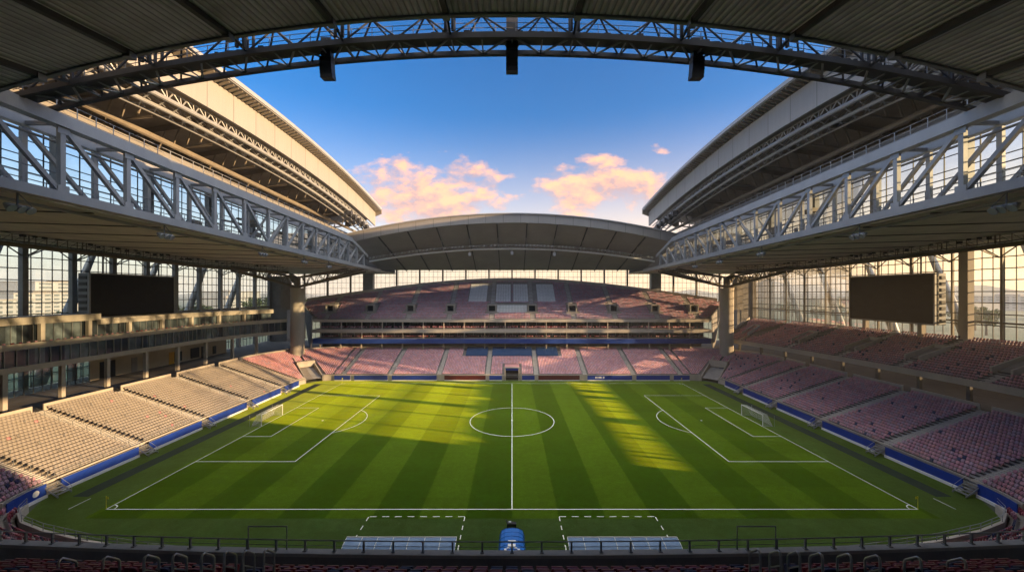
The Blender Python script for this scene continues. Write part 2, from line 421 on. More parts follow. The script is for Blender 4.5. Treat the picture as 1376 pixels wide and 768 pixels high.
# warm low air: pale cream near the horizon, brighter towards the sun
def rgb_scaled(col, k):
    n_ = N(nt, 'ShaderNodeVectorMath'); n_.operation = 'SCALE'; n_.inputs['Scale'].default_value = k
    nt.links.new(col, n_.inputs[0]); return n_.outputs[0]
sdot = math_node(nt, 'ADD', math_node(nt, 'MULTIPLY', dx, to_sun.x), math_node(nt, 'MULTIPLY', dy, to_sun.y))
toward = remap(nt, sdot, -1.0, .95)
hcol = mix_col(nt, toward, (1.12,1.0,.84), (2.2,1.17,.38))
hz_f = math_node(nt, 'POWER', remap(nt, math_node(nt, 'ABSOLUTE', dz), .0, .43, 1, 0), 1.7)
hs_t = mix_col(nt, 1.0, hs.outputs[0], (.72,.97,1.20), 'MULTIPLY')
base_sky = mix_col(nt, math_node(nt, 'MULTIPLY', hz_f, .92), hs_t, rgb_scaled(hcol, .40/SKY_S))
skyc = mix_col(nt, cmask, base_sky, cscale.outputs[0])
# broken bright cloud added overhead, out of view, to fill the interior with light
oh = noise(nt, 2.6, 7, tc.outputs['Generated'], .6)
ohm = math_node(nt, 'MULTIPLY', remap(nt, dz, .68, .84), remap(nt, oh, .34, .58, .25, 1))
skyc = mix_col(nt, ohm, skyc, rgb_scaled(mix_col(nt, oh, (.92,.88,.84), (1.08,1.04,1.0)), OVER_FILL/SKY_S))
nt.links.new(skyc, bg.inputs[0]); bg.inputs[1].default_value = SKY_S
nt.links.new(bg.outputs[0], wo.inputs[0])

scene.view_settings.view_transform = 'Standard'
scene.view_settings.look = 'None'
scene.view_settings.exposure = 1.78
scene.view_settings.gamma = 1
cy = scene.cycles
cy.max_bounces = 10; cy.diffuse_bounces = 8; cy.glossy_bounces = 3; cy.transmission_bounces = 4; cy.transparent_max_bounces = 24
cy.caustics_reflective = False; cy.caustics_refractive = False
cy.use_denoising = True; cy.sample_clamp_indirect = 6
try: cy.denoiser = 'OPENIMAGEDENOISE'
except Exception: pass

SIDES = ((-1, 'left'), (1, 'right'))
SUNNY = {-1: 'sunlit', 1: 'shaded'}

# ------------------------------------------------------------------ ground and pitch
mb = MB(); mb.quad((-5000,-5000,0),(5000,-5000,0),(5000,5000,0),(-5000,5000,0))
structure(mb.build('ground', M['land']), 'dull green and grey land around the stadium')

# near boundary of the turf: curved wall line
NEAR_WALL = [(-61.5,48.2),(-60.2,46.4),(-57.5,44.6),(-53,43.0),(-46,41.2),(-38,39.7),(-28,38.2),(-20,37.1),(-10,36.7),(0,36.7)]
NEAR_WALL = NEAR_WALL + [(-x,y) for (x,y) in reversed(NEAR_WALL[:-1])]
mb = MB()
pts = [(x,y,.02) for (x,y) in NEAR_WALL] + [(64.3,52.5,.02),(64.3,114,.02)]
pts += [(57.3+7*math.cos(a), 114+7*math.sin(a), .02) for a in np.linspace(0.2, PI/2, 6)]
pts += [(-57.3+7*math.cos(a), 114+7*math.sin(a), .02) for a in np.linspace(PI/2, PI-.2, 6)]
pts += [(-64.3,114,.02),(-64.3,52.5,.02)]
mb.add(pts, [tuple(range(len(pts)))])
structure(mb.build('pitch', M['turf']), 'striped green football pitch, patches of low sun on its left half')

mb = MB()
for s in (-1, 1):
    mb.quad((s*58.2,52,.028),(s*60.4,52,.028),(s*60.4,116,.028),(s*58.2,116,.028))  # strips coloured darker than the turf beside them
structure(mb.build('dark_strip', M['turf_dark']), 'dark strip between the pitch and the side boards')

mb = MB(); LZ = .032; LW = .115
def ln(x0, y0, x1, y1, w=LW):
    d = Vector((x1-x0, y1-y0)); d.normalize(); n = Vector((-d.y, d.x))*w/2
    mb.quad((x0-n.x,y0-n.y,LZ),(x1-n.x,y1-n.y,LZ),(x1+n.x,y1+n.y,LZ),(x0+n.x,y0+n.y,LZ))
def arc(cx, cy_, r, a0, a1, n=48, w=LW):
    for i in range(n):
        a = a0+(a1-a0)*i/n; b = a0+(a1-a0)*(i+1)/n
        mb.quad(*[(cx+rr*math.cos(t), cy_+rr*math.sin(t), LZ+.004) for rr, t in ((r-w/2,a),(r+w/2,a),(r+w/2,b),(r-w/2,b))])
ln(-52.5-LW/2,49,52.5+LW/2,49); ln(-52.5-LW/2,117,52.5+LW/2,117)
for s in (-1,1): ln(s*52.5,49+LW/2,s*52.5,117-LW/2)
ln(0,49+LW/2,0,117-LW/2); arc(0,83,9.15,0,2*PI,96); arc(0,83,.12,0,2*PI,16,.2)
for s in (-1,1):
    for dd, hw in ((16.5,20.16),(5.5,9.16)):
        ln(s*(52.5-LW/2),83-hw,s*(52.5-dd-LW/2),83-hw); ln(s*(52.5-LW/2),83+hw,s*(52.5-dd-LW/2),83+hw)
        ln(s*(52.5-dd),83-hw+LW/2,s*(52.5-dd),83+hw-LW/2)
    a = math.acos(5.5/9.15); c = PI if s > 0 else 0
    arc(s*41.5,83,9.15,c-a,c+a,24); arc(s*41.5,83,.1,0,2*PI,12,.2)
    for yy, q in ((49,0),(117,1)):
        a0 = {(-1,0):0,(1,0):PI/2,(1,1):PI,(-1,1):1.5*PI}[(s,q)]
        arc(s*52.5,yy,1,a0,a0+PI/2,10)
    ln(s*57.4,49,s*57.4,51.6,.1)
    # dashed technical areas
    x0, x1 = (5.9,17.9)
    for k in range(8):
        xa = x0+(x1-x0)*k/7.6; ln(s*xa,47.4,s*min(x1,xa+.85),47.4,.1)
    for xx in (x0,x1):
        for k in range(5): ln(s*xx,47.3-k*1.75,s*xx,46.5-k*1.75,.1)
structure(mb.build('pitch_markings', M['line']), 'white painted lines of the football pitch')

# ------------------------------------------------------------------ goals, flags
def goal(s, label):
    r = thing('football_goal', label, 'goal', (s*52.5,83,0), 'football goals')
    m = MB(); x = s*52.5
    for yy in (-3.66,3.66): m.tube([(x,83+yy,0),(x,83+yy,2.5)], .07, 8)
    m.tube([(x,83-3.66,2.44),(x,83+3.66,2.44)], .07, 8)
    m.build('goal_frame', M['white_paint'], r)
    b = MB(); xb = x+s*2.1
    for yy in (-3.66,3.66):
        b.tube([(x,83+yy,2.44),(x+s*.9,83+yy,2.4)], .03, 6); b.tube([(x,83+yy,.05),(xb,83+yy,.05)], .03, 6)
        b.tube([(xb+s*.3,83+yy*1.02,0),(xb+s*.3,83+yy*1.02,2.3)], .035, 6)
    b.tube([(xb,83-3.66,.05),(xb,83+3.66,.05)], .03, 6)
    b.build('net_support', M['galvanised'], r)
    n = MB(); w_ = .014
    def prof(t):   # back of the net: top edge back, then down
        return (x+s*(1.0+1.1*min(1,t*1.0)), 2.4*(1-t)+.05)
    ys = np.linspace(83-3.6,83+3.6,37)
    for yy in ys:
        n.bar((x,yy,2.42),(x+s*1.0,yy,2.42),w_); n.bar((x+s*1.0,yy,2.42),(xb,yy,.06),w_)
    for k in range(13):
        xx, zz = prof(k/12); n.bar((xx,83-3.6,zz),(xx,83+3.6,zz),w_)
    for yy in (83-3.63,83+3.63):
        for k in range(13):
            t = k/12; zz = 2.42*(1-t)+.06*t; xe = x+s*(1.0+1.1*t); n.bar((x,yy,zz),(xe,yy,zz),w_)
        for k in range(10):
            xx = x+s*2.1*k/10; zt = 2.42 if k < 5 else 2.42*(1-(k/10*2.1-1.0)/1.1)
            n.bar((xx,yy,.05),(xx,yy,max(.1,zt)),w_)
    n.build('net', M['net'], r)
goal(-1, 'white football goal with a net in front of the pale sunlit stand')
goal(1, 'white football goal with a net in front of the shaded pink-seated stand')

def corner_flag(x, y, label):
    r = thing('corner_flag', label, 'flag', (x,y,0), 'corner flags')
    m = MB(); m.tube([(x,y,0),(x,y,1.7)], .035, 6); m.build('pole', M['yellow'], r)
    m = MB(); sx = 1 if x < 0 else -1
    m.hexa([(x+sx*.03,y-.01,1.35),(x+sx*.28,y+.03,1.32),(x+sx*.28,y+.05,1.32),(x+sx*.03,y+.01,1.35),
            (x+sx*.03,y-.01,1.68),(x+sx*.28,y+.03,1.60),(x+sx*.28,y+.05,1.60),(x+sx*.03,y+.01,1.68)])
    m.build('flag_cloth', M['yellow'], r)
corner_flag(-52.5,49,'yellow corner flag where the near touchline meets the goal line by the pale stand')
corner_flag(52.5,49,"yellow corner flag where the near touchline meets the shaded stand's goal line")
corner_flag(-52.5,117,'tiny yellow corner flag at the far end of the goal line by the pale stand')
corner_flag(52.5,117,"tiny yellow corner flag at the far end of the shaded stand's goal line")

# ------------------------------------------------------------------ the lower bowl
ROWS = 22; RD = .8; RZ = .27; Z0 = 1.7
XL = 64.3; YC = 114.0; RC = 7.0; YN = 52.5; RN = 14.0
SEATS = []            # (x, y, z, angle, colour)
def seat_row(p0, p1, fwd, z, cols, gap=.52, trim=.6):
    p0 = Vector(p0); p1 = Vector(p1); L = (p1-p0).length
    if L < 2*trim+.6: return
    n = int((L-2*trim)/gap); t = (p1-p0).normalized(); off = (L-n*gap)/2+gap/2
    ang = math.atan2(fwd[1], fwd[0])
    for k in range(n):
        q = p0+t*(off+k*gap)
        SEATS.append((q.x, q.y, z, ang, random.choices(cols[0], cols[1])[0]))

PORTAL_ROWS = 11; PORTAL_W = 2.7
def side_poly(s, i, d, dd=None):
    """plan polyline of the side stand at offset d; far end stops at the corner tunnel for the low rows"""
    P = []
    for a in np.linspace(25, 0, 6):
        t = math.radians(180+a); P.append((-XL+RN+(RN+d)*math.cos(t), YN+(RN+d)*math.sin(t)))
    for yy in (65.5,78.6,91.8,105.1): P.append((-XL-d, yy))
    dl = math.asin(min(.95, PORTAL_W/(RC+d))) if i < PORTAL_ROWS else 0
    a1 = PI*.75+dl
    for a in np.linspace(PI, a1, 7): P.append((-XL+RC+(RC+d)*math.cos(a), YC+(RC+d)*math.sin(a)))
    if s > 0: P = [(-x,y) for x,y in P]
    return P
def far_poly(i, d):
    dl = math.asin(min(.95, PORTAL_W/(RC+d))) if i < PORTAL_ROWS else 0
    P = [(-XL+RC+(RC+d)*math.cos(a), YC+(RC+d)*math.sin(a)) for a in np.linspace(PI*.75-dl, PI/2, 7)]
    for xx in (-54,-39,-23.4,-7.8,-2.6,2.6,7.8,23.4,39,54): P.append((xx, YC+RC+d))
    P += [(-x,y) for x,y in reversed(P[:7])]
    return P
def lower_deck(polyf, mats, root, name='deck'):
    m = MB()
    for i in range(ROWS):
        z = Z0+i*RZ; A = polyf(i, i*RD); B = polyf(i, (i+1)*RD)
        m.strip([(x,y,z) for x,y in A], [(x,y,z) for x,y in B])
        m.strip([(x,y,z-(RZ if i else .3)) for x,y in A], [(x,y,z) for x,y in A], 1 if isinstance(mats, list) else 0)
    # underside
    A = polyf(12, .2); B = polyf(12, ROWS*RD)
    m.strip([(x,y,.9) for x,y in A], [(x,y,Z0+ROWS*RZ-1.2) for x,y in B])
    return m.build(name, mats, root)

def rail_along(P, z0, h, step, r=.025, bars=2, post_w=.05):
    """posts and rails along 3-D plan polyline; z0 number"""
    m = MB()
    pts3 = [Vector((x,y,0)) for x,y in P]
    for b in range(bars):
        zz = z0+h*(b+1)/bars
        m.tube([(p.x,p.y,zz) for p in pts3], r, 5)
    for a, b in zip(pts3[:-1], pts3[1:]):
        L = (b-a).length; n = max(1, int(L/step))
        for k in range(n):
            q = a+(b-a)*k/n; m.box(q.x-post_w/2,q.x+post_w/2,q.y-post_w/2,q.y+post_w/2,z0,z0+h)
    return m

def aisle_steps(root, x, y, nx, ny, w=1.1, rail=True):
    """stair of half steps up the tier from front point (x,y) going outward (nx,ny)"""
    m = MB(); tx, ty = -ny, nx
    for i in range(ROWS):
        z = Z0+i*RZ; d0 = i*RD+.42; d1 = (i+1)*RD-.003
        P = [(x+nx*d+tx*t, y+ny*d+ty*t) for d, t in ((d0,-w/2),(d0,w/2),(d1,w/2),(d1,-w/2))]
        m.hexa([(a,b,z-.02) for a,b in P]+[(a,b,z+RZ*.5) for a,b in P])
        P = [(x+nx*d+tx*t, y+ny*d+ty*t) for d, t in ((i*RD+.004,-w/2),(i*RD+.004,w/2),(d0-.003,w/2),(d0-.003,-w/2))]
        m.hexa([(a,b,z-.02) for a,b in P]+[(a,b,z+.012) for a,b in P])
        P = [(x+nx*d+tx*t, y+ny*d+ty*t) for d, t in ((i*RD-.02,-w/2),(i*RD-.02,w/2),(i*RD+.002,w/2),(i*RD+.002,-w/2))]
        m.hexa([(a,b,z-(RZ if i else .1)+.013) for a,b in P]+[(a,b,z+.010) for a,b in P])
    m.build('aisle_steps', M['concrete_step'], root)
    if rail:
        for t in (-w/2-.05, w/2+.05):
            h = MB()
            q0 = (x+nx*.9+tx*t, y+ny*.9+ty*t); q1 = (x+nx*(ROWS*RD-.6)+tx*t, y+ny*(ROWS*RD-.6)+ty*t)
            h.tube([(*q0,Z0+RZ+.95),(*q1,Z0+(ROWS-1)*RZ+.95)],.025,5)
            for i in range(1, ROWS, 3):
                z = Z0+i*RZ; q = (x+nx*(i*RD+.3)+tx*t, y+ny*(i*RD+.3)+ty*t)
                h.box(q[0]-.03,q[0]+.03,q[1]-.03,q[1]+.03,z,z+.93)
            h.build('handrail', M['steel_grey'], root)

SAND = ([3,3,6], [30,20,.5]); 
PINK = ([0,1,2,6,4], [4,3,3,1,.25]); ROSE = ([0,1,6,2], [5,2,3,1]); MAUVE = ([2,0,1,4], [5,3,3,.4])
FARUP = ([2,1,0], [5,3,1])
AISLES_Y = [52.5,65.5,78.6,91.8,105.1,114.0]
for s, side in SIDES:
    sunlit = s < 0
    root = thing('lower_stand', 'lower stand of long pale sand rows lit by low sun beside the goal' if sunlit else
                 'lower stand of dusty pink seats in shade below the open upper tier', 'grandstand', (s*XL,83,0), 'lower stands round the pitch')
    pf = lambda i, d, s=s: side_poly(s, i, d)
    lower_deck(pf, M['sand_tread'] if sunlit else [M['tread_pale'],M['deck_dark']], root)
    m = MB(); P = side_poly(s, 0, 0); m.wall(P, 0, Z0+.25, .22, -1 if s > 0 else 1); m.build('front_wall', M['concrete_pale'], root)
    m = MB(); P = side_poly(s, 20, ROWS*RD+.02)
    for (a, b) in zip(P[5:-1], P[6:]):
        t = (Vector(b)-Vector(a)); L = t.length
        if L < 4: m.wall([a,b], Z0+ROWS*RZ-1.0, Z0+ROWS*RZ+.95, .2, -1 if s > 0 else 1); continue
        t.normalize(); a2 = Vector(a)+t*.8; b2 = Vector(b)-t*.8
        m.wall([tuple(a2),tuple(b2)], Z0+ROWS*RZ-1.0, Z0+ROWS*RZ+.95, .2, -1 if s > 0 else 1)
    m.build('back_parapet', M['concrete_pale'], root)
    # near end wall
    a = math.radians(180+25); m = MB()
    pa = [(-XL+RN+(RN+d)*math.cos(a), YN+(RN+d)*math.sin(a)) for d in (-.2, ROWS*RD)]
    if s > 0: pa = [(-x,y) for x,y in pa]
    m.wall(pa, 0, [Z0+.3, Z0+ROWS*RZ+.9], .25, -1 if s < 0 else 1); m.build('end_wall', M['concrete_pale'], root)
    for yy in AISLES_Y[:5]: aisle_steps(root, s*XL, yy, s, 0, w=1.6 if sunlit else 1.5, rail=sunlit)
    # front barrier
    for (ya, yb) in zip(AISLES_Y[:-1], AISLES_Y[1:]):
        rail_along([(s*(XL+.1),ya+.8),(s*(XL+.1),yb-.8)], Z0+.2, .75, 1.6).build('front_rail', M['steel_grey'], root)
    # barrier posts standing between the rows
    for ya, yb in zip(AISLES_Y[:-1], AISLES_Y[1:]):
        for i in range(2, ROWS-1, 4):
            for yy in np.arange(ya+2.2, yb-1.2, 3.3):
                xx = s*(XL+i*RD+.1); z = Z0+i*RZ
                m = MB(); m.box(xx-.025,xx+.025,yy-.025,yy+.025,z,z+.9); m.build('row_barrier', M['steel_grey'], root)
    for i in range(ROWS):
        z = Z0+i*RZ; d = i*RD+.42
        for k, (ya, yb) in enumerate(zip(AISLES_Y[:-1], AISLES_Y[1:])):
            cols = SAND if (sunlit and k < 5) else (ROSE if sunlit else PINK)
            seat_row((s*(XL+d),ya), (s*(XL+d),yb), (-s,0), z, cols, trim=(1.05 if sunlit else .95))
        # near curved section and far corner
        cx, cyy = -s*-1*0, 0
        for (cx, cyy, r0, a0, a1, cols) in ((-XL+RN, YN, RN, 205, 181.5, PINK if not sunlit else MAUVE), (-XL+RC, YC, RC, 178, 135+(math.degrees(math.asin(min(.95,(PORTAL_W+.6)/(RC+d)))) if i < PORTAL_ROWS else 1), ROSE if sunlit else MAUVE)):
            R = r0+d; L = abs(math.radians(a0-a1))*R; n = int(L/.52)
            for q in range(n):
                a = math.radians(a0+(a1-a0)*(q+.5)/n); x = cx+R*math.cos(a); y = cyy+R*math.sin(a); fx, fy = -math.cos(a), -math.sin(a)
                if s > 0: x = -x; fx = -fx
                SEATS.append((x,y,z,math.atan2(fy,fx),random.choices(cols[0],cols[1])[0]))

froot = thing('lower_stand', 'lower stand of rose pink seats behind the far touchline, blue covers along its top', 'grandstand', (0,YC+RC,0), 'lower stands round the pitch')
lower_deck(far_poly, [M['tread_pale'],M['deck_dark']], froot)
m = MB(); P = far_poly(0, 0)
ci = [k for k,p in enumerate(P) if abs(p[0]+2.6) < .01][0]
m.wall(P[:ci+1], 0, Z0+.25, .22, -1); m.wall(P[ci+1:], 0, Z0+.25, .22, -1); m.build('front_wall', M['concrete_pale'], froot)
m = MB(); P = far_poly(20, ROWS*RD+.02); m.wall(P, Z0+ROWS*RZ-1, Z0+ROWS*RZ+.8, .2, 1); m.build('back_parapet', M['concrete_pale'], froot)
FAR_AISLES = [-54,-39,-23.4,-7.8,7.8,23.4,39,54]
for xx in FAR_AISLES: aisle_steps(froot, xx, YC+RC, 0, 1, w=1.3)
for i in range(ROWS):
    z = Z0+i*RZ; d = i*RD+.42
    for xa, xb in zip(FAR_AISLES[:-1], FAR_AISLES[1:]):
        secs = [(xa,xb)]
        if xa == -7.8 and i < 8: secs = [(xa,-2.2),(2.2,xb)]
        for a, b in secs:
            if i >= 14 and (xa == -23.4): seat_row((a,YC+RC+d,0),(-16.6,YC+RC+d,0),(0,-1),z,ROSE,trim=.75); continue
            if i >= 14 and (xa == 7.8): seat_row((16.6,YC+RC+d,0),(b,YC+RC+d,0),(0,-1),z,ROSE,trim=.75); continue
            if i >= 14 and xa == -7.8: continue
            seat_row((a,YC+RC+d,0),(b,YC+RC+d,0),(0,-1),z,ROSE,trim=.8)
    for s in (-1,1):
        seat_row((s*54,YC+RC+d,0),(s*57.6,YC+RC+d,0),(0,-1),z,ROSE,trim=.6)
        a0 = 91.; a1 = 135-(math.degrees(math.asin(min(.95,(PORTAL_W+.6)/(RC+d)))) if i < PORTAL_ROWS else 1); R = RC+d; n = int(math.radians(max(0,a1-a0))*R/.52)
        for q in range(n):
            a = math.radians(a0+(a1-a0)*(q+.5)/n); x = -XL+RC+R*math.cos(a); y = YC+R*math.sin(a); fx, fy = -math.cos(a), -math.sin(a)
            if s > 0: x = -x; fx = -fx
            SEATS.append((x,y,z,math.atan2(fy,fx),random.choices(ROSE[0],ROSE[1])[0]))
# blue covers over the best rows
for (x0,x1,lab) in ((-16.2,-8.6,'navy sheet over seats between two aisles, first of three from the sunlit side'),(-7.0,7.0,'wide navy sheet over the middle seats above the players tunnel'),(8.6,16.2,'navy sheet over seats between two aisles, last of three towards the shaded side')):
    m = MB(); ya = YC+RC+14*RD+.05; yb = YC+RC+ROWS*RD-.15; za = Z0+14*RZ+.72; zb = Z0+(ROWS-1)*RZ+.95
    A = [(x,ya,za+.03*math.sin(x*5)) for x in np.linspace(x0,x1,16)]; B = [(x,yb,zb+.03*math.sin(x*4+1)) for x in np.linspace(x0,x1,16)]
    m.slab(A, B, .14); m.wall([(x0,ya-.02),(x1,ya-.02)], za-.62, za+.01, .05)
    one('seat_cover', m, M['navy_cover'], lab, 'seat cover', 'navy covers on the far lower stand')
# player tunnel in the far stand
r = thing('players_tunnel', 'dark tunnel mouth with a white frame in the middle of the far stand', 'tunnel', (0,YC+RC,0))
m = MB(); 
m.box(-2.4,-2.05,YC+RC-.5,YC+RC+6.4,0,4.0); m.box(2.05,2.4,YC+RC-.5,YC+RC+6.4,0,4.0); m.box(-2.4,2.4,YC+RC-.5,YC+RC-.1,4.002,4.3)
m.build('frame', M['concrete_pale'], r)
m = MB(); m.box(-2.04,2.04,YC+RC-.45,YC+RC-.3,3.3,4.0); m.build('sign_band', M['blue_vinyl'], r)
m = MB(); m.box(-2.4,2.4,YC+RC-.09,YC+RC+6.4,4.002,4.1); m.build('tunnel_roof', M['seat_rose'], r)
m = MB(); m.box(-2.04,2.04,YC+RC+1.5,YC+RC+1.7,0,4.0); m.build('dark_end', M['black'], r)
# corner tunnels
for s, side in SIDES:
    r = thing('corner_tunnel', 'concrete tunnel cut into the corner between pale rows and the far stand' if s < 0 else 'concrete tunnel cut into the corner between the shaded side stand and far stand', 'tunnel', (s*62.3,119,0), 'tunnels in the far corners')
    cx, cyy = s*(XL-RC), YC; ux, uy = s*math.sqrt(.5), math.sqrt(.5); tx, ty = -uy, ux
    def loc(d, t): return (cx+ux*(RC+d)+tx*t, cyy+uy*(RC+d)+ty*t)
    dE = PORTAL_ROWS*RD; zE = Z0+PORTAL_ROWS*RZ
    for sg in (-1,1):
        m = MB(); w0 = sg*(PORTAL_W-.02); w1 = sg*(PORTAL_W-.3)
        B = [loc(-.6,w0),loc(-.6,w1),loc(dE+3,w1),loc(dE+3,w0)]
        m.hexa([(x,y,0) for x,y in B]+[(B[0][0],B[0][1],1.5),(B[1][0],B[1][1],1.5),(B[2][0],B[2][1],zE+1.9),(B[3][0],B[3][1],zE+1.9)])
        m.build('side_wall', M['concrete_pale'], r)
    m = MB(); B = [loc(dE-1.4,-PORTAL_W-.02),loc(dE-1.4,PORTAL_W+.02),loc(dE+.2,PORTAL_W+.02),loc(dE+.2,-PORTAL_W-.02)]
    m.hexa([(x,y,zE-1.0) for x,y in B]+[(x,y,zE+.9) for x,y in B]); m.build('lintel', M['concrete_pale'], r)
    m = MB(); B = [loc(dE+2.2,-PORTAL_W+.3),loc(dE+2.2,PORTAL_W-.3),loc(dE+2.6,PORTAL_W-.3),loc(dE+2.6,-PORTAL_W+.3)]
    m.hexa([(x,y,0) for x,y in B]+[(x,y,zE-.3) for x,y in B]); m.build('dark_end', M['black'], r)

# ------------------------------------------------------------------ perimeter boards
def board(p, q, h, mat, label, group, base=True, cat='board', z0=.42, curve=None):
    P = curve or [p, q]
    a = Vector(P[0]); r = thing('perimeter_board', label, cat, (a.x,a.y,0), group)
    sd = 1
    m = MB(); m.wall(P, z0, h, .12, sd); m.build('board_face', mat, r)
    m = MB(); m.wall(P, .025, z0-.003, .30, sd); m.build('plinth', M['white_paint'], r)
    m = MB(); m.tube([(x,y,h+.03) for x,y in P], .035, 6); m.build('top_rail', M['steel_pale'], r)
    return r
ORD = ['first','second','third','fourth','fifth']
for s, side in SIDES:
    st = 'pale sunlit stand' if s < 0 else 'shaded pink side stand'
    for k, (ya, yb) in enumerate(zip(AISLES_Y[:-1], AISLES_Y[1:])):
        P = [(s*(XL-.55),ya+1.0),(s*(XL-.55),yb-.9)]
        if s < 0: P = P[::-1]
        board(None, None, 1.75, M['blue_vinyl'], f'blue board along the {st}, {ORD[k]} straight one from the near corner', 'blue boards along the side stands', curve=P)
    a = np.linspace(25, 3, 6); P = [(-XL+RN+(RN-.5)*math.cos(math.radians(180+t)), YN+(RN-.5)*math.sin(math.radians(180+t))) for t in a]
    if s > 0: P = [(-x,y) for x,y in P]
    else: P = P[::-1]
    r = board(None, None, 1.9, M['blue_vinyl'], f'curved blue board closing the near corner of the {st}', 'blue boards along the side stands', curve=P)
    # white badge on the curved board
    if s < 0:
        t = math.radians(180+8.5); bx = -XL+RN+(RN-.5)*math.cos(t); by = YN+(RN-.5)*math.sin(t)
        m = MB(); n_ = Vector((-math.cos(t),-math.sin(t),0)); tt = Vector((math.sin(t),-math.cos(t),0)); c = Vector((bx,by,1.15))+n_*.14
        ring = [c+tt*.42*math.cos(k*PI/10)+Vector((0,0,.42*math.sin(k*PI/10))) for k in range(20)]
        m.add(ring+[p+n_*.02 for p in ring], [tuple(range(20,40))]+[(k,(k+1)%20,20+(k+1)%20,20+k) for k in range(20)])
        m.build('badge', M['white_paint'], r)
    # steel steps down to the pitch at each aisle
    for k, yy in enumerate(AISLES_Y[:5]):
        rr = thing('pitch_steps', f'steel steps to the pitch before the {st}, {ORD[k]} from near corner', 'steps', (s*(XL-1),yy,0), 'steel steps down to the pitch')
        m = MB()
        for j in range(5):
            xx = s*(XL-.3-.42*j); z = Z0-.28*(j+1)+.1
            m.box(xx-s*.40,xx,yy-.8,yy+.7,z,z+.06)
        m.build('treads', M['galvanised'], rr)
        for q in (-.85,.75):
            m = MB(); m.bar((s*(XL-.25),yy+q,Z0-.1),(s*(XL-2.4),yy+q,.1),.06,.2)
            m.tube([(s*(XL-.25),yy+q,Z0+.8),(s*(XL-2.4),yy+q,.95)],.025,6); m.tube([(s*(XL-2.4),yy+q,.05),(s*(XL-2.4),yy+q,.95)],.025,6)
            m.build('stringer', M['galvanised'], rr)
for (x0,x1,mt,lab) in ((-56.5,-51.5,'blue','blue board before the far stand next to the corner tunnel by the pale rows'),(-50.2,-39.6,'blue','blue board before the far stand, second out from the corner by the pale rows'),
        (-38.2,-24,'blue','blue board before the far stand, third out from the corner by the pale rows'),(-21.5,-8.4,'wine','dark red board before the far stand on the pale rows side of the tunnel'),(-7.2,-3.2,'blue','short blue board just beside the players tunnel, towards the pale rows'),
        (3.2,7.2,'blue','short blue board just beside the players tunnel, towards the shaded side'),(8.4,21.5,'wine','dark red board before the far stand on the shaded side of the tunnel'),(24,38.2,'blue','blue board with white marks before the far stand on the shaded half'),
        (39.6,50.2,'blue','blue board before the far stand, second in from the shaded corner'),(51.5,56.5,'blue','blue board before the far stand next to the shaded corner tunnel')):
    r = board(None, None, 1.7, M['blue_vinyl'] if mt == 'blue' else M['wine_vinyl'], lab, 'boards along the far stand', curve=[(x0,YC+RC-.55),(x1,YC+RC-.55)], z0=.3)
    if x0 == 24:
        m = MB(); 
        for k, wd in enumerate((.35,.2,.35,.3,.15,.35)):
            m.box(26.5+k*.5,26.5+k*.5+wd,YC+RC-.58,YC+RC-.552,.8,1.35)
        m.build('mark', M['white_paint'], r)

# ------------------------------------------------------------------ right upper tier
UR = 18; UD = .95; UZ = .38; UZ0 = 11.0
def xf(y): return 86-.0017*max(0,y-60)**2
YS_UP = list(np.linspace(20,60,5))+list(np.linspace(66,137,13))
def up_pt(y, i):
    # the far end of the tier is cut on a slant
    sh = max(0,(y-100)/37)*.62*i
    return (xf(y)+UD*i, y+sh)
root = thing('upper_stand', 'open upper tier of dusty pink seats below the glowing glass wall', 'grandstand', (86,83,UZ0))
m = MB()
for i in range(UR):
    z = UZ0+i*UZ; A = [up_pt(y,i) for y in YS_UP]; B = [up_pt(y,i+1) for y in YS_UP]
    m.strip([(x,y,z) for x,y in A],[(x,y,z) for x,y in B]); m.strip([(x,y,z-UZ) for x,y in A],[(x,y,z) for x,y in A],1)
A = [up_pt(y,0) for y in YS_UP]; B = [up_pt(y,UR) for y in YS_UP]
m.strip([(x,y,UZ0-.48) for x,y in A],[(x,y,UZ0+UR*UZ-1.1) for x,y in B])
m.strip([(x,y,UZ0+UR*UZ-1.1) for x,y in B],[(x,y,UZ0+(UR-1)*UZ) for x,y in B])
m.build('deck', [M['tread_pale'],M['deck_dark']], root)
m = MB(); m.wall([(x-.32,y) for x,y in A], UZ0-.5, UZ0+.75, .3, -1); m.build('fascia', M['concrete_pale'], root)
m = MB(); e = [up_pt(137,i) for i in (0,UR)]; m.wall([(e[0][0]-.3,e[0][1]+.02),(e[1][0],e[1][1]+.02)],[UZ0-1.0,UZ0+UR*UZ-1.2],[UZ0+.9,UZ0+UR*UZ+.6],.3,1); m.build('end_wall', M['concrete_pale'], root)
rail_along([(x-.15,y) for x,y in A], UZ0+.75, .35, 2.5, r=.03, bars=1).build('front_rail', M['steel_grey'], root)
VOM = [42,56,70,84.8,98.7,113.5,131]
def y_at(yy, i):   # plan y parameter whose sheared point sits at yy
    y = yy
    for _ in range(4): y = yy-max(0,(y-100)/37)*.62*i
    return y
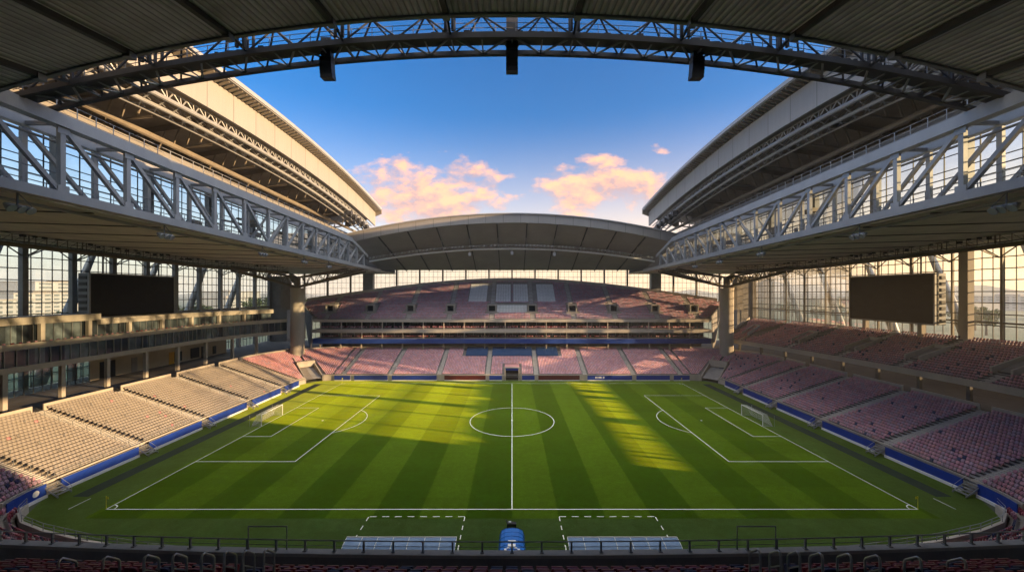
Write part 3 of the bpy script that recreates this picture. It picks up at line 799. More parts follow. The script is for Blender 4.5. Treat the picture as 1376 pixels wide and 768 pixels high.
for k, yv in enumerate(VOM):
    i0, i1 = 5, 11; w_ = 1.5
    p = root
    m = MB()
    for sg in (-1,1):
        a = up_pt(yv,i0); b = up_pt(yv,i1+1)
        m.hexa([(a[0]-.2,a[1]+sg*w_-.15,UZ0+i0*UZ-.3),(b[0],b[1]+sg*w_-.15,UZ0+i1*UZ-.3),(b[0],b[1]+sg*w_+.15,UZ0+i1*UZ-.3),(a[0]-.2,a[1]+sg*w_+.15,UZ0+i0*UZ-.3),
                (a[0]-.2,a[1]+sg*w_-.15,UZ0+i0*UZ+1.1),(b[0],b[1]+sg*w_-.15,UZ0+i1*UZ+1.2),(b[0],b[1]+sg*w_+.15,UZ0+i1*UZ+1.2),(a[0]-.2,a[1]+sg*w_+.15,UZ0+i0*UZ+1.1)])
    b = up_pt(yv,i1+1); m.box(b[0]-.3,b[0],b[1]-w_,b[1]+w_,UZ0+i1*UZ-.3,UZ0+i1*UZ+1.2)
    v = m.build('entrance', M['concrete_step'], root)
    m = MB(); a = up_pt(yv,i0+1); b = up_pt(yv,i1+.6)
    m.quad((a[0],a[1]-w_+.15,UZ0+i0*UZ+.41),(b[0],b[1]-w_+.15,UZ0+i1*UZ+.42),(b[0],b[1]+w_-.15,UZ0+i1*UZ+.42),(a[0],a[1]+w_-.15,UZ0+i0*UZ+.41))
    m.build('opening', M['concrete_dark'], v)
    for part in (range(0,i0), range(i1+2,UR)):
      m = MB()
      for i in part:
        a = up_pt(yv,i); z = UZ0+i*UZ; m.box(a[0]-.02,a[0]-.002,a[1]-.75,a[1]+.75,z-UZ+.014,z+.01); m.box(a[0]+.01,a[0]+UD-.45,a[1]-.75,a[1]+.75,z-.02,z+.012); m.box(a[0]+UD-.445,a[0]+UD-.022,a[1]-.75,a[1]+.75,z-.02,z+UZ/2)
      m.build('aisle_steps', M['concrete_step'], root)
for i in range(UR):
    z = UZ0+i*UZ; vs = sorted(VOM+[20,138]); 
    for ya, yb in zip(vs[:-1], vs[1:]):
        ya_, yb_ = ya, yb
        tr = 1.9 if 5 <= i <= 12 else 1.0
        p0 = up_pt(y_at(ya,i) if ya < 138 else 137, i); p1 = up_pt(y_at(yb,i) if yb < 138 else 137, i)
        n = max(1, int((p1[1]-p0[1])/4)); 
        L = p1[1]-p0[1]
        nseat = int((L-2*tr)/.55)
        for q in range(nseat):
            y = p0[1]+tr+(q+.5)*.55; yy = y_at(y, i); x = xf(yy)+UD*i+.5
            SEATS.append((x,y,z,PI+.0034*max(0,yy-60)*-1*-1*0, random.choices(PINK[0],PINK[1])[0]))
# concourse columns under the tier
for k, y in enumerate(np.arange(30,134,8.4)):
    m = MB(); x = xf(y)+1.2; m.box(x-.3,x+.3,y-.3,y+.3,7.47,UZ0-.5); m.build('column', M['concourse'], root)

# ------------------------------------------------------------------ concourse floors
mb = MB()
for s in (-1,1):
    mb.slab([(s*82.15,20,7.46),(s*82.15,114,7.46)] if s < 0 else [(s*82.15,114,7.46),(s*82.15,20,7.46)], [(s*103.8,20,7.46),(s*103.8,114,7.46)] if s < 0 else [(s*103.8,114,7.46),(s*103.8,20,7.46)], .5)
mb.box(-103.8,103.8,139.05,164,6.96,7.46); 
for s in (-1,1): mb.box(s*82.15,s*103.8,114.003,139.04,6.96,7.46)
structure(mb.build('concourse', M['concourse']), 'grey concourse floor behind the lower stands')

# ------------------------------------------------------------------ left gallery
def xg(y):
    return 86.5-.0128*max(0,y-103)**2 if y > 103 else 86.5+.03*max(0,75-y)
YG = list(np.linspace(20,100,11))+list(np.linspace(104,130,9))
gal = thing('gallery_block', 'pale gallery with two balcony bands and a long glass strip over the sunlit stand', 'gallery', (-86,83,7.5))
G = [(-xg(y),y) for y in YG]
def off(P, d): return [(x-d, y) for x,y in P]
m = MB(); m.wall(G, 14.0, 15.0, 9.0, 1); m.build('floor_slab', M['concrete_pale'], gal)
m = MB(); m.wall(off(G,.25), 15.003, 17.9, .15, 1); m.build('glass_strip', M['glazing_dark'], gal)
for (xa,ya),(xb,yb) in zip(G[:-1],G[1:]):
    n = max(1,round(abs(yb-ya)/1.5))
    for k in range(n):
        x = xa+(xb-xa)*k/n; y = ya+(yb-ya)*k/n; m = MB(); m.box(x-.24,x-.06,y-.05,y+.05,15.01,17.89); m.build('window_bar', M['steel_pale'], gal)
m = MB(); m.wall(G, 17.91, 19.0, .35, 1); m.wall(off(G,.36), 17.91, 18.3, 8.5, 1); m.build('balcony_band', M['concrete_pale'], gal)
m = MB(); m.wall(off(G,5.6), 18.31, 22.0, .15, 1); m.build('rear_glazing', M['glazing_dark'], gal)
for (xa,ya),(xb,yb) in zip(G[:-1],G[1:]):
    n = max(1,round(abs(yb-ya)/1.6))
    for k in range(n):
        x = xa+(xb-xa)*k/n-5.5; y = ya+(yb-ya)*k/n; m = MB(); m.box(x,x+.1,y-.04,y+.04,18.33,21.85); m.build('rear_window_bar', M['steel_grey'], gal)
m = MB(); G1 = [p for p in G if p[1] <= 85]; m.wall(off(G1,4.6), 22.0, 23.4, 6, 1); m.build('ledge', M['concrete_pale'], gal)
m = MB(); G2 = [p for p in G if p[1] >= 84]; m.wall(off(G2,4.7), 21.0, 22.3, 6, 1); m.build('ledge', M['concrete_pale'], gal)
GCY = [48.2,56.8,65.3,73.6,81.8,90.4,99,107.7,115.6,122.4]
for y in GCY:
    m = MB(); x = -xg(y)-.9; m.box(x-.33,x+.33,y-.33,y+.33,7.47,13.99); m.build('column', M['concrete_pale'], gal)
    m = MB(); x = -xg(y)-4.9; m.box(x-.35,x+.35,y-.35,y+.35,18.31,21.2 if y > 84.5 else 21.99); m.build('upper_column', M['concrete_pale'], gal)
rail_along(off(G,.15), 19.0, .35, 2.2, r=.02, bars=1).build('balcony_rail', M['steel_grey'], gal)
# concourse rear wall, with glazed bay, doors and openings
m = MB(); m.box(-98.4,-98,20,71.5,7.47,13.98); m.box(-98.4,-98,88,130,7.47,13.98); m.build('rear_wall', M['plaster'], gal)
m = MB(); m.box(-98.25,-98.15,71.51,87.99,7.47,13.98); m.build('shop_glass', M['glass_cool'], gal)
m = MB()
for y in np.arange(71.6,88,1.5): m.box(-98.14,-98.0,y-.05,y+.05,7.47,13.98)
for z in (9,10.6,12.2): m.box(-98.12,-98.02,71.6,87.9,z-.05,z+.05)
m.build('shop_lattice', M['mullion'], gal)
for (ya,yb,za,zb,mt) in ((60.5,64.5,7.48,10.8,'black'),(90,93.5,7.48,11.5,'black'),(97.5,99.0,7.48,11.2,'concrete_dark'),(108.2,109.8,7.48,10.9,'door_yellow'),(110,112.4,7.9,10.7,'black'),(115.5,118.6,7.9,11,'black'),(119.4,120.2,7.48,11,'black'),(124,125.4,7.9,10.5,'black')):
    m = MB(); m.box(-98.0,-97.88,ya,yb,za,zb); m.build('doorway', M[mt], gal)
for y in np.arange(24,128,1.1):
    SEATS.append((-xg(y)-1.4, y, 18.35, 0, random.choice([1,5,0])))

# ------------------------------------------------------------------ far suites and upper tier
FY = 137.9; fr = thing('far_stand', 'far upper stand of mauve seats rising to an arched top above the balconies', 'grandstand', (0,138,8))
XS_F = 72
def bowf(x): return FY-.0006*x*x*0
m = MB(); m.box(-XS_F,XS_F,FY-.8,FY+10,17.35,18.35); m.build('upper_fascia', M['concrete_pale'], fr)
m = MB(); m.box(-XS_F,XS_F,FY-1.4,FY+10,13.55,14.75); m.build('middle_band', M['concrete_pale'], fr)
m = MB(); m.box(-XS_F,XS_F,FY-1.6,FY+10,9.7,11.5); m.build('lower_band', M['concrete_dark'], fr)
m = MB(); m.box(-XS_F+.5,XS_F-.5,FY-1.85,FY-1.61,9.75,11.45); m.build('blue_fascia', M['blue_band'], fr)
m = MB(); m.box(-XS_F+.5,XS_F-.5,FY+3.5,FY+3.7,14.76,17.34); m.box(-XS_F+.5,XS_F-.5,FY+3.5,FY+3.7,11.51,13.54); m.build('suite_glazing', M['glazing_dark'], fr)
for x in np.arange(-XS_F+1.5,XS_F-1,2.95):
    for z_a, z_b in ((14.76,17.34),(11.51,13.54)):
        m = MB(); m.box(x-.05,x+.05,FY+3.38,FY+3.49,z_a,z_b); m.build('suite_window_bar', M['steel_grey'], fr)
for x in np.arange(-XS_F+2.5,XS_F,7.45):
    m = MB(); m.box(x-.16,x+.16,FY-.3,FY+.02,14.76,17.34); m.box(x-.16,x+.16,FY-.3,FY+.02,11.51,13.54); m.build('suite_post', M['concrete_pale'], fr)
    m = MB(); m.box(x-.2,x+.2,FY-.9,FY-.5,7.47,9.69); m.build('column', M['concrete_pale'], fr)
rail_along([(-XS_F,FY-1.2),(XS_F,FY-1.2)], 14.75, .5, 1.6, r=.025, bars=1).build('band_rail', M['steel_grey'], fr)
rail_along([(-XS_F,FY-.7),(XS_F,FY-.7)], 18.35, .55, 2.0, r=.025, bars=1).build('band_rail', M['steel_grey'], fr)
m = MB(); m.box(-XS_F,XS_F,FY+6,FY+6.3,7.47,9.69); m.build('rear_wall', M['concrete_dark'], fr)
FR = 27; FD = .85; FZ = .55; FZ0 = 18.36; FY0 = FY+.1
def imax(x): return 26.6-.0031*x*x+1.1e-7*x**4
m = MB()
XX = 80
def xlim(i):
    if i >= 26.5: return 3
    xx_ = 3
    while xx_ < XX and imax(xx_) > i: xx_ += .5
    return xx_
for i in range(FR):
    z = FZ0+i*FZ; y = FY0+i*FD; X = max(2,xlim(i)); 
    if i < 7: X = 72+min(8,i*1.1)
    m.box(-X,X,y,y+FD-.004,z-1.0,z)
m.build('deck', M['concrete'], fr)
# stepped top parapet that follows the arch
m = MB()
xs = np.linspace(-80,80,65); A = []; zt = []
for x in xs:
    i = max(8.5, min(FR, imax(x))); A.append((x, FY0+i*FD+.1)); zt.append(FZ0+i*FZ+1.25)
m.wall(A, [z-2.6 for z in zt], zt, .35, 1); m.build('top_parapet', M['concrete_pale'], fr)
for s in (-1,1):
    m = MB(); m.hexa([(s*72.02,FY-1.6,8),(s*72.5,FY-1.6,8),(s*80,FY+11,8),(s*79.5,FY+11,8),(s*72.02,FY-.9,19.5),(s*72.5,FY-.9,19.5),(s*80,FY+6.5,24),(s*79.5,FY+6.5,24)]); m.build('end_wall', M['concrete_dark'], fr)
FVOM = [-68,-53,-38,-23,-7.5,7.5,22.6,38,53.5,68]
for xv in FVOM:
    i0, i1 = 4, 9
    m = MB(); y = FY0+i0*FD; z = FZ0+i0*FZ
    m.box(xv-1.7,xv-1.2,y-.2,y+3.2,z-.5,z+2.6); m.box(xv+1.2,xv+1.7,y-.2,y+3.2,z-.5,z+2.6); m.box(xv-1.7,xv+1.7,y-.2,y+4.2,z+2.602,z+3.0); m.box(xv-2.6,xv+2.6,y-.9,y-.5,z-1,z+.3)
    v = m.build('entrance', M['concrete'], fr)
    m = MB(); m.box(xv-1.19,xv+1.19,y+1.2,y+1.3,z,z+2.6); m.build('opening', M['black'], v)
    for part in (range(0,i0-1), range(i1+1,FR-1)):
      m = MB()
      for i in part:
        if i > imax(xv)-1: continue
        y = FY0+i*FD; z = FZ0+i*FZ; m.box(xv-.7,xv+.7,y+.4,y+FD-.01,z-.02,z+FZ/2); m.box(xv-.7,xv+.7,y+.01,y+.395,z-.02,z+.012)
      if m.v: m.build('aisle_steps', M['concrete_step'], fr)
def covered(x, i):
    if 11 <= i <= 24 and 0.3 < abs(x) < 17.2: return True
    if 4 <= i <= 9 and abs(x) < 6: return True
    return False
for i in range(FR-1):
    z = FZ0+i*FZ; y = FY0+i*FD+.42
    x = -80
    while x < 80:
        x += .52
        if i > imax(x)-.6 or (i < 7 and abs(x) > 71.5+1.05*i): continue
        if any(abs(x-v) < (2.2 if 3 <= i <= 9 else 1.0) for v in FVOM): continue
        if covered(x, i): continue
        SEATS.append((x,y,z,-PI/2,random.choices(FARUP[0],FARUP[1])[0]))
def tier_sheet(x0,x1,i0,i1,nx):
    m = MB(); dxs = (x1-x0)/nx
    for k in range(nx):
        for j in range(i0,i1):
            y = FY0+j*FD; z = FZ0+j*FZ; m.box(x0+k*dxs+.04,x0+(k+1)*dxs-.04,y+.1,y+FD-.1,z+.01,z+.5)
    return m
for (x0,x1,lab) in ((-17,-10,'grey covered seat block high in the far stand, outermost towards the sunlit side'),(-6.4,-.5,'grey covered seats high in the far stand, sunlit side of the middle aisle'),(.5,6.4,'grey covered seats high in the far stand, shaded side of the middle aisle'),(10,17,'grey covered seat block high in the far stand, outermost towards the shaded side')):
    one('seat_cover', tier_sheet(x0,x1,11,24,6), M['grey_cover'], lab, 'seat cover', 'grey covers high in the far stand')
one('seat_cover', tier_sheet(-5.7,5.7,4,9,10), M['white_paint'], 'white covered seat block low in the middle of the far upper stand', 'seat cover')
for z, n in ((14.9,2),(11.6,1)):
    for k in range(n):
        for x in np.arange(-XS_F+2,XS_F-2,.62):
            if random.random() < .8: SEATS.append((x,FY+.6+k*.9,z+k*.1,-PI/2,random.choice([1,0,5,1])))

# ------------------------------------------------------------------ roof geometry functions
def zbot(y): return 39.6-.0235*y            # bottom chord centre
def ztop(y): return 48.4-.034*y             # top chord centre
def zsof_in(y): return max(zbot(y),36.7)-.1
def zsof_out(y): return 40.9-.028*y
XT = 50.0; XG = 104.0; YA, YB = -38.0, 166.0

# glass side walls
for s, side in SIDES:
    glow = s > 0
    r = thing('glass_wall', 'tall glass wall with dark bars glowing with low sun behind the upper tier' if glow else 'tall glass wall with dark bars showing the town outside above the pale gallery', 'glass wall', (s*XG,100,8), 'glass walls under the roof')
    zb = 7.5
    y0, y1 = 38.0, 163.5
    m = MB(); n = 40; ys = np.linspace(y0,y1,n)
    m.strip([(s*XG,y,zb) for y in ys], [(s*XG,y,zsof_out(y)-.05) for y in ys]); m.build('panes', M['glass'] if glow else M['glass_cool'], r)
    m = MB()
    for y in np.arange(y0+.1,y1,1.9): m.box(s*(XG-.04),s*(XG-.16),y-.07,y+.07,zb,zsof_out(y)-.1)
    for z in [10,15.4,17.6]+list(np.arange(20.9,41,2.45)):
        ye = min(y1, (40.9-z)/.028) 
        if ye > y0: m.box(s*(XG-.05),s*(XG-.22),y0,ye,z-.1,z+.1)
    m.build('glazing_lattice', M['mullion'], r)
    m = MB(); z = 21.6 if glow else 22.0
    if glow: m.box(s*(XG-.25),s*(XG-1.0),y0,y1,z-.2,z+.15)
    else: m.box(s*(XG-.25),s*(XG-1.0),y0,y1,z-.4,z+.4)
    m.build('transom', M['steel_brown'], r)
    for y in np.arange(44.0,162,9.0):
        m = MB()
        if glow: m.box(s*(XG-.3),s*(XG-.7),y-.2,y+.2,zb,zsof_out(y)-.3)
        else: m.box(s*(XG-.3),s*(XG-1.3),y-.5,y+.5,zb,zsof_out(y)-.3)
        m.build('column', M['steel_grey'] if not glow else M['steel_brown'], r)
        # spider struts at column heads
        h = MB(); zz = zsof_out(y)-3.2
        for dyy in (-3.4,3.4): h.tube([(s*(XG-1.0),y,zz),(s*(XG-1.0),y+dyy,zz+2.6)],.14,6)
        h.tube([(s*(XG-1.2),y,zz),(s*(XG-8),y,zz+2.8)],.16,6)
        h.build('brace', M['steel_grey'] if not glow else M['steel_brown'], r)
    if glow:
        m = MB(); m.box(XG-.75,XG-2.2,84.6,86.4,zb,zsof_out(85)-.3); m.build('main_column', M['concrete_pale'], r)
    # solid end pier
    m = MB(); m.box(s*(XG-.2),s*96,161.5,164.8,7.5,35); m.build('corner_pier', M['concrete_dark'], r)
    r2 = thing('side_wall', f'solid concrete wall beside the near stand on the {"sunny" if glow else "town"} side, out of view', 'wall', (s*XG,0,0))
    m = MB(); m.box(s*XG,s*(XG+.8),YA,37.9,.01,28.0); m.build('wall_face', M['concrete'], r2)
    m = MB(); m.box(s*XG,s*(XG+.8),YA,4,28.0,42); m.build('wall_face', M['concrete'], r2)  # unseen upper wall, placed to keep sun off the near terrace
    m = MB(); ysn = np.linspace(4.1,37.9,8); m.strip([(s*(XG+.2),y,28.003) for y in ysn],[(s*(XG+.2),y,zsof_out(y)-.05) for y in ysn]); m.build('upper_panes', M['glass'], r2)  # unseen window band, shaped to let sun reach the left stand
one('rear_wall', (lambda m: (m.box(-XG,XG,YA-.9,YA-.1,.01,52), m)[1])(MB()), M['concrete'], 'solid concrete wall behind the near stand and camera', 'wall')
# lower facade below glass
r = thing('facade_base', 'low concrete facade under the town-side glass', 'wall', (-XG,83,0)); m = MB(); m.box(-XG-.4,-XG+.05,38,164,.01,7.4); m.build('wall_face', M['concrete'], r)
r = thing('facade_base', 'concrete facade base on the sunny side, raised to block low sun', 'wall', (XG,83,0)); m = MB(); m.box(XG+.02,XG+.4,38,164,.01,12.4); m.build('wall_face', M['concrete'], r)  # raised unseen past the foot of the glass to trim the sun strip
# far glass
r = thing('glass_wall', 'long strip of pale glowing glass between the arched far stand and the roof', 'glass wall', (0,165,8), 'glass walls under the roof')
m = MB(); m.strip([(-95.9,165,8),(95.9,165,8)],[(-95.9,165,38.5),(95.9,165,38.5)]); m.build('panes', M['glass'], r)
m = MB()
for x in np.arange(-95,95.1,1.9): m.box(x-.045,x+.045,164.84,164.96,8,38.4)
for z in np.arange(20.3,38.5,2.4): m.box(-95.8,95.8,164.80,164.95,z-.06,z+.06)
m.build('glazing_lattice', M['mullion'], r)
for x in np.arange(-90,91,10.0):
    m = MB(); m.box(x-.3,x+.3,163.9,164.7,8,38.4); m.build('column', M['steel_brown'], r)
for x in (-61.5,61.5):
    m = MB(); m.box(x-2.1,x+2.1,161.5,163.6,22,37.5); m.build('service_core', M['steel_grey'], r)

# side roofs: lower soffit, upper deck, clerestory
for s, side in SIDES:
    t = 'sunlit' if s > 0 else 'town'
    r = thing('side_roof', ('brown underside of the fixed roof over the pale gallery' if s < 0 else 'warm brown underside of the fixed roof over the open upper tier'), 'roof', (s*77,83,38), 'fixed side roofs')
    ys = np.linspace(YA, YB, 24)
    m = MB(); A = [(s*(XT+1),y,zsof_in(y)) for y in ys]; B = [(s*(XG+1.5),y,zsof_out(y)+.5) for y in ys]
    A2, B2 = (A,B) if s > 0 else (B,A)
    m.slab(A2,B2,.5); m.build('soffit', M['soffit_side'], r)
    for y in np.arange(20,160,9.0):
        m = MB(); m.bar((s*(XT+2),y,zsof_in(y)-.56),(s*(XG-1),y,zsof_out(y)-.06),.3,.1); m.build('rib', M['rib_dark'], r)
    m = MB(); A = [(s*54.8,y,ztop(y)+.2) for y in ys]; B = [(s*61.5,y,ztop(y)+6.8) for y in ys]
    A2, B2 = (A,B) if s > 0 else (B,A)
    m.slab(A2,B2,.35); m.build('upstand', M['cream_panel'], r)
    m = MB(); A = [(s*61.52,y,ztop(y)+6.8) for y in ys]; B = [(s*71.0,y,ztop(y)+6.0) for y in ys]
    A2, B2 = (A,B) if s > 0 else (B,A)
    m.slab(A2,B2,.5); m.build('upper_deck', M['roof_top'], r)
    m = MB(); ysc = [YA+(YB-YA)*k/12 for k in range(13)]; m.wall([(s*(XG+1.1),y) for y in ysc],[zsof_out(y)+.52 for y in ysc],50,.3,-1 if s > 0 else 1); m.build('added_sun_block', M['roof_top'], r)  # unseen wall added on the roof edge to keep sun off the gallery
    m = MB(); m.tube([(s*60.5,y,ztop(y)+8.1) for y in ys], .5, 8); m.build('rail_beam', M['steel_brown'], r)
    m = MB(); xq = 68.0
    m.strip([(s*xq,y,zsof_in(y)+.01) for y in ys],[(s*xq,y,ztop(y)+5.7) for y in ys]); m.build('clerestory', M['glass_cool'], r)
    m = MB()
    for y in np.arange(2,160,2.3): m.box(s*(xq-.03),s*(xq-.15),y-.06,y+.06,zsof_in(y)+.05,ztop(y)+5.6)
    for q in range(1,6):
        m.strip([(s*(xq-.18),y,zsof_in(y)+2.2*q-.08) for y in ys],[(s*(xq-.18),y,zsof_in(y)+2.2*q+.08) for y in ys])
    m.build('clerestory_lattice', M['mullion'], r)
    for y in np.arange(28,160,14.0):
        m = MB(); m.box(s*(xq-1.3),s*(xq-.3),y-.6,y+.6,zsof_in(y)+.05,ztop(y)+5.6); m.build('post', M['steel_grey'], r)
    m = MB(); m.box(s*(XT+1.2),s*(XG+1),YB-.3,YB-.05,36.1,54); m.build('gable', M['concrete_dark'], r)

# main side trusses
PY = [-14,-7,0,7,14,21,28,35,42,49.2,56.4,63.6,70.7,77.7,84,90.3,96.6,103,109.4,115.7,121.8,127.6]
for s, side in SIDES:
    r = thing('roof_truss', ('long pale steel box truss over the sunlit stand, golden at its far end' if s < 0 else 'long blue grey steel box truss over the shaded side stand'), 'truss', (s*XT,60,38), 'main roof trusses')
    for xx, nm, w1, w2 in ((XT,'',1.15,1.0),(XT+4.2,'rear_',.8,.7)):
        m = MB(); m.bar((s*xx,PY[0]-6,ztop(PY[0]-6)),(s*xx,117.5,ztop(117.5)),w1,1.35 if not nm else .9); m.bar((s*xx,117.5,ztop(117.5)),(s*xx,130.5,ztop(130)-3.4),w1*.8,.9); m.build(nm+'top_chord', M['steel_pale'], r)
        m = MB(); m.bar((s*xx,PY[0]-6,zbot(PY[0]-6)),(s*xx,143 if not nm else 131,zbot(143 if not nm else 131)-.0),w1,1.05 if not nm else .8); m.build(nm+'bottom_chord', M['steel_pale'], r)
        for k, y in enumerate(PY):
            zt = ztop(y)-.6 if y < 118 else ztop(117.5)-.45-(y-117.5)*.29
            m = MB(); m.bar((s*xx,y,zbot(y)+.5),(s*xx,y,zt),.5 if not nm else .4,.5,up=(0,1,0)); m.build(nm+'post', M['steel_pale'], r)
            if k+1 < len(PY):
                y2 = PY[k+1]; m = MB()
                zt2 = ztop(y2)-.6 if y2 < 118 else ztop(117.5)-.45-(y2-117.5)*.29
                if y < 77: m.bar((s*xx,y+.2,zt-.1),(s*xx,y2-.2,zbot(y2)+.6),.42 if not nm else .36,.45,up=(1,0,0))
                else: m.bar((s*xx,y+.2,zbot(y)+.6),(s*xx,y2-.2,zt2-.1),.36 if not nm else .3,.38,up=(1,0,0))
                m.build(nm+'diagonal', M['steel_pale'], r)
    for y in PY[5:]:
        for zz in ((ztop(y)-.95, zbot(y)+.8) if y < 118 else (zbot(y)+.8,)):
            m = MB(); m.box(s*(XT-.31),s*(XT-.27),y-.55,y+.55,zz-.45,zz+.45); m.build('gusset', M['steel_pale'], r)
    m = MB(); m.tube([(s*(XT+1.2),10,zbot(10)+2.9),(s*(XT+1.2),128,zbot(128)+2.7)],.07,6); m.build('cable_conduit', M['steel_grey'], r)
    m = MB(); m.tube([(s*(XT+3.0),10,ztop(10)-1.4),(s*(XT+3.0),117,ztop(117)-1.4)],.16,6); m.build('service_pipe', M['steel_grey'], r)
    for y in PY[5:]:
        if y < 118:
            m = MB(); m.bar((s*(XT+.6),y,ztop(y)-.2),(s*(XT+3.8),y,ztop(y)-.2),.35,.4); m.build('cross_tie', M['steel_grey'], r); m = MB(); m.bar((s*(XT+.6),y,zbot(y)+.2),(s*(XT+3.8),y,zbot(y)+.2),.35,.4); m.build('cross_tie', M['steel_grey'], r)
    # walkway inside with rails
    m = MB(); ys = [10,128]; m.bar((s*(XT+2.1),10,zbot(10)+.75),(s*(XT+2.1),128,zbot(128)+.75),2.0,.08)
    m.build('walkway', M['steel_grey'], r)
    m = MB()
    for xx in (1.0,3.2):
        for h in (.5,1.1): m.tube([(s*(XT+xx),10,zbot(10)+.8+h),(s*(XT+xx),128,zbot(128)+.8+h)],.035,5)
        for y in np.arange(10,128,1.75): m.box(s*(XT+xx)-.025,s*(XT+xx)+.025,y-.025,y+.025,zbot(y)+.78,zbot(y)+1.9)
    m.build('walkway_rail', M['steel_pale'], r)
    # railing on the top chord
    m = MB()
    for h in (.55,1.1,1.75): m.tube([(s*(XT+.5),12,ztop(12)+.65+h),(s*(XT+.5),116,ztop(116)+.65+h)],.04,5)
    for y in np.arange(12,116,2.0): m.box(s*(XT+.5)-.035,s*(XT+.5)+.035,y-.035,y+.035,ztop(y)+.6,ztop(y)+2.4)
    m.build('top_rail', M['steel_pale'], r)
    # under chord service rail
    m = MB(); m.tube([(s*(XT+2.4),10,zbot(10)-1.0),(s*(XT+2.4),132,zbot(132)-.9)],.2,6); m.build('service_pipe', M['steel_pale'], r)
    # clustered ducts and platforms inside the far bays
    m = MB(); rr = random.Random(3+s)
    for k in range(46):
        y = rr.uniform(66,126); x = XT+rr.uniform(4.9,9); z = zbot(y)+rr.uniform(.6,6)
        if rr.random() < .5: m.box(s*x,s*(x+rr.uniform(.4,1.6)),y,y+rr.uniform(.5,3),z,z+rr.uniform(.15,1.0))
        else: m.tube([(s*x,y,z),(s*x,y+rr.uniform(3,9),z+rr.uniform(-.4,.4))],rr.uniform(.06,.25),6)
    m.build('service_ducts', M['steel_brown'], r)

# floodlights under the trusses
def lamp_cluster(s, y, label):
    r = thing('floodlight', label, 'floodlight', (s*(XT+.4),y,zbot(y)-.6), 'floodlights under the roof trusses')
    x = s*(XT+.4); z = zbot(y)-.5
    m = MB(); m.tube([(x,y,z),(x,y,z-1.3)],.08,6); m.bar((x-.1,y-.9,z-1.25),(x-.1,y+.9,z-1.25),.14); m.tube([(x,y,z),(x,y+1.2,z-1.2)],.05,6); m.build('bracket', M['steel_grey'], r)
    for dy_ in (-.75,.1,.8):
        m = MB(); c = Vector((x-s*.1,y+dy_,z-1.55)); d = Vector((-s*.8,.15,-.6)).normalized()
        m.tube([c-d*.45,c-d*.1,c+d*.3,c+d*.36],[.14,.3,.44,.44],10); m.build('lamp_head', M['steel_pale'], r)
for s, side in SIDES:
    st = 'truss over the pale rows' if s < 0 else 'truss over the shaded stand'
    for k, y in enumerate((38.6,54.9,76.4,91.7,104)):
        lamp_cluster(s, y, f'triple floodlight hung below the {st}, {ORD[k]} from the camera')

# hanging side catwalks
for s, side in SIDES:
    r = thing('lighting_catwalk', 'hung lighting catwalk with rails before the town-side glass' if s < 0 else 'hung lighting catwalk with rails before the glowing glass', 'catwalk', (s*88,80,36), 'hung side catwalks')
    zc = lambda y: 38.5-.030*y
    ys = [14,50,80,105,118,127]; xc = [88,88,88,87,82,75]
    P = [(s*x,y,zc(y)) for x,y in zip(xc,ys)]
    m = MB(); m.tube(P,.42,8); m.build('main_pipe', M['steel_brown'], r)
    m = MB(); m.slab([(p[0]-.2,p[1],p[2]+.75) for p in P] if s > 0 else [(p[0]-1.4,p[1],p[2]+.75) for p in P], [(p[0]+1.4,p[1],p[2]+.75) for p in P] if s > 0 else [(p[0]+.2,p[1],p[2]+.75) for p in P],.12); m.build('deck', M['steel_dark'], r)
    m = MB()
    for h in (.6,1.2,1.75): m.tube([(p[0],p[1],p[2]+.75+h) for p in P],.045,5)
    cl = random.Random(11+s)
    for a, b in zip(P[:-1],P[1:]):
        a = Vector(a); b = Vector(b); n = int((b-a).length/1.6)
        for k in range(n):
            q = a+(b-a)*k/n; m.box(q.x-.05,q.x+.05,q.y-.05,q.y+.05,q.z+.4,q.z+2.5)
            m.tube([q+Vector((0,0,.4)),q+(b-a)/n+Vector((0,0,1.9))],.04,4)
            if cl.random() < .8 and q.y > 24:
                lamps = MB(); z = q.z+cl.uniform(1.1,1.9); y = q.y+cl.uniform(0,1.2); lamps.box(q.x-s*.6,q.x-s*.1,y,y+cl.uniform(.3,.7),z,z+cl.uniform(.25,.55)); lamps.build('light_fitting', M['steel_dark'], r)
    m.build('catwalk_rail', M['steel_brown'], r)
    for y in np.arange(26,118,8.6):
        m = MB(); x = np.interp(y,ys,xc); zt = zsof_in(y)+(zsof_out(y)-zsof_in(y))*(x-51)/54-.1; m.tube([(s*x,y,zc(y)),(s*x,y,zt)],.11,6); m.build('hanger', M['steel_brown'], r)

# mega columns with lattice heads
for s, side in SIDES:
    r = thing('corner_column', 'massive round concrete column at the far end of the pale gallery' if s < 0 else 'massive round concrete column at the far end of the upper tier', 'column', (s*73.6,130,0), 'round corner columns')
    m = MB(); m.lathe((s*73.6,130),[(2.15,0.01),(2.15,29.0),(2.3,29.02),(2.3,29.6)],36); m.build('shaft', M['concrete_pale'], r, smooth=False)
    m = MB(); m.box(s*73.6-.7,s*73.6+.7,129.3,130.7,29.6,33.5); m.build('head_post', M['steel_brown'], r)
    ends = [(s*(XT+.3),129,zbot(129)-.6),(s*(XT+4),140,zbot(140)-.6),(s*84,116,34.6),(s*92,124,35.4),(s*86,146,34.5)]
    for e in ends:
        m = MB(); a = Vector((s*73.6,130,29.9)); e = Vector(e); m.tube([a,e],.42,8); a2 = Vector((s*73.6,130,33.2)); e2 = e+Vector((0,0,1.2)); m.tube([a2,e2],.3,8)
        n = 8
        for k in range(1,n):
            p = a+(e-a)*k/n; q = a2+(e2-a2)*(k+.5)/n; q0 = a2+(e2-a2)*(k-.5)/n
            m.tube([p,q],.13,5); m.tube([p,q0],.13,5)
        m.build('branch_truss', M['steel_brown'], r)
    m = MB(); m.box(s*76.6,s*80,131,133.4,22,30.5); m.build('service_box', M['concrete_dark'], r)

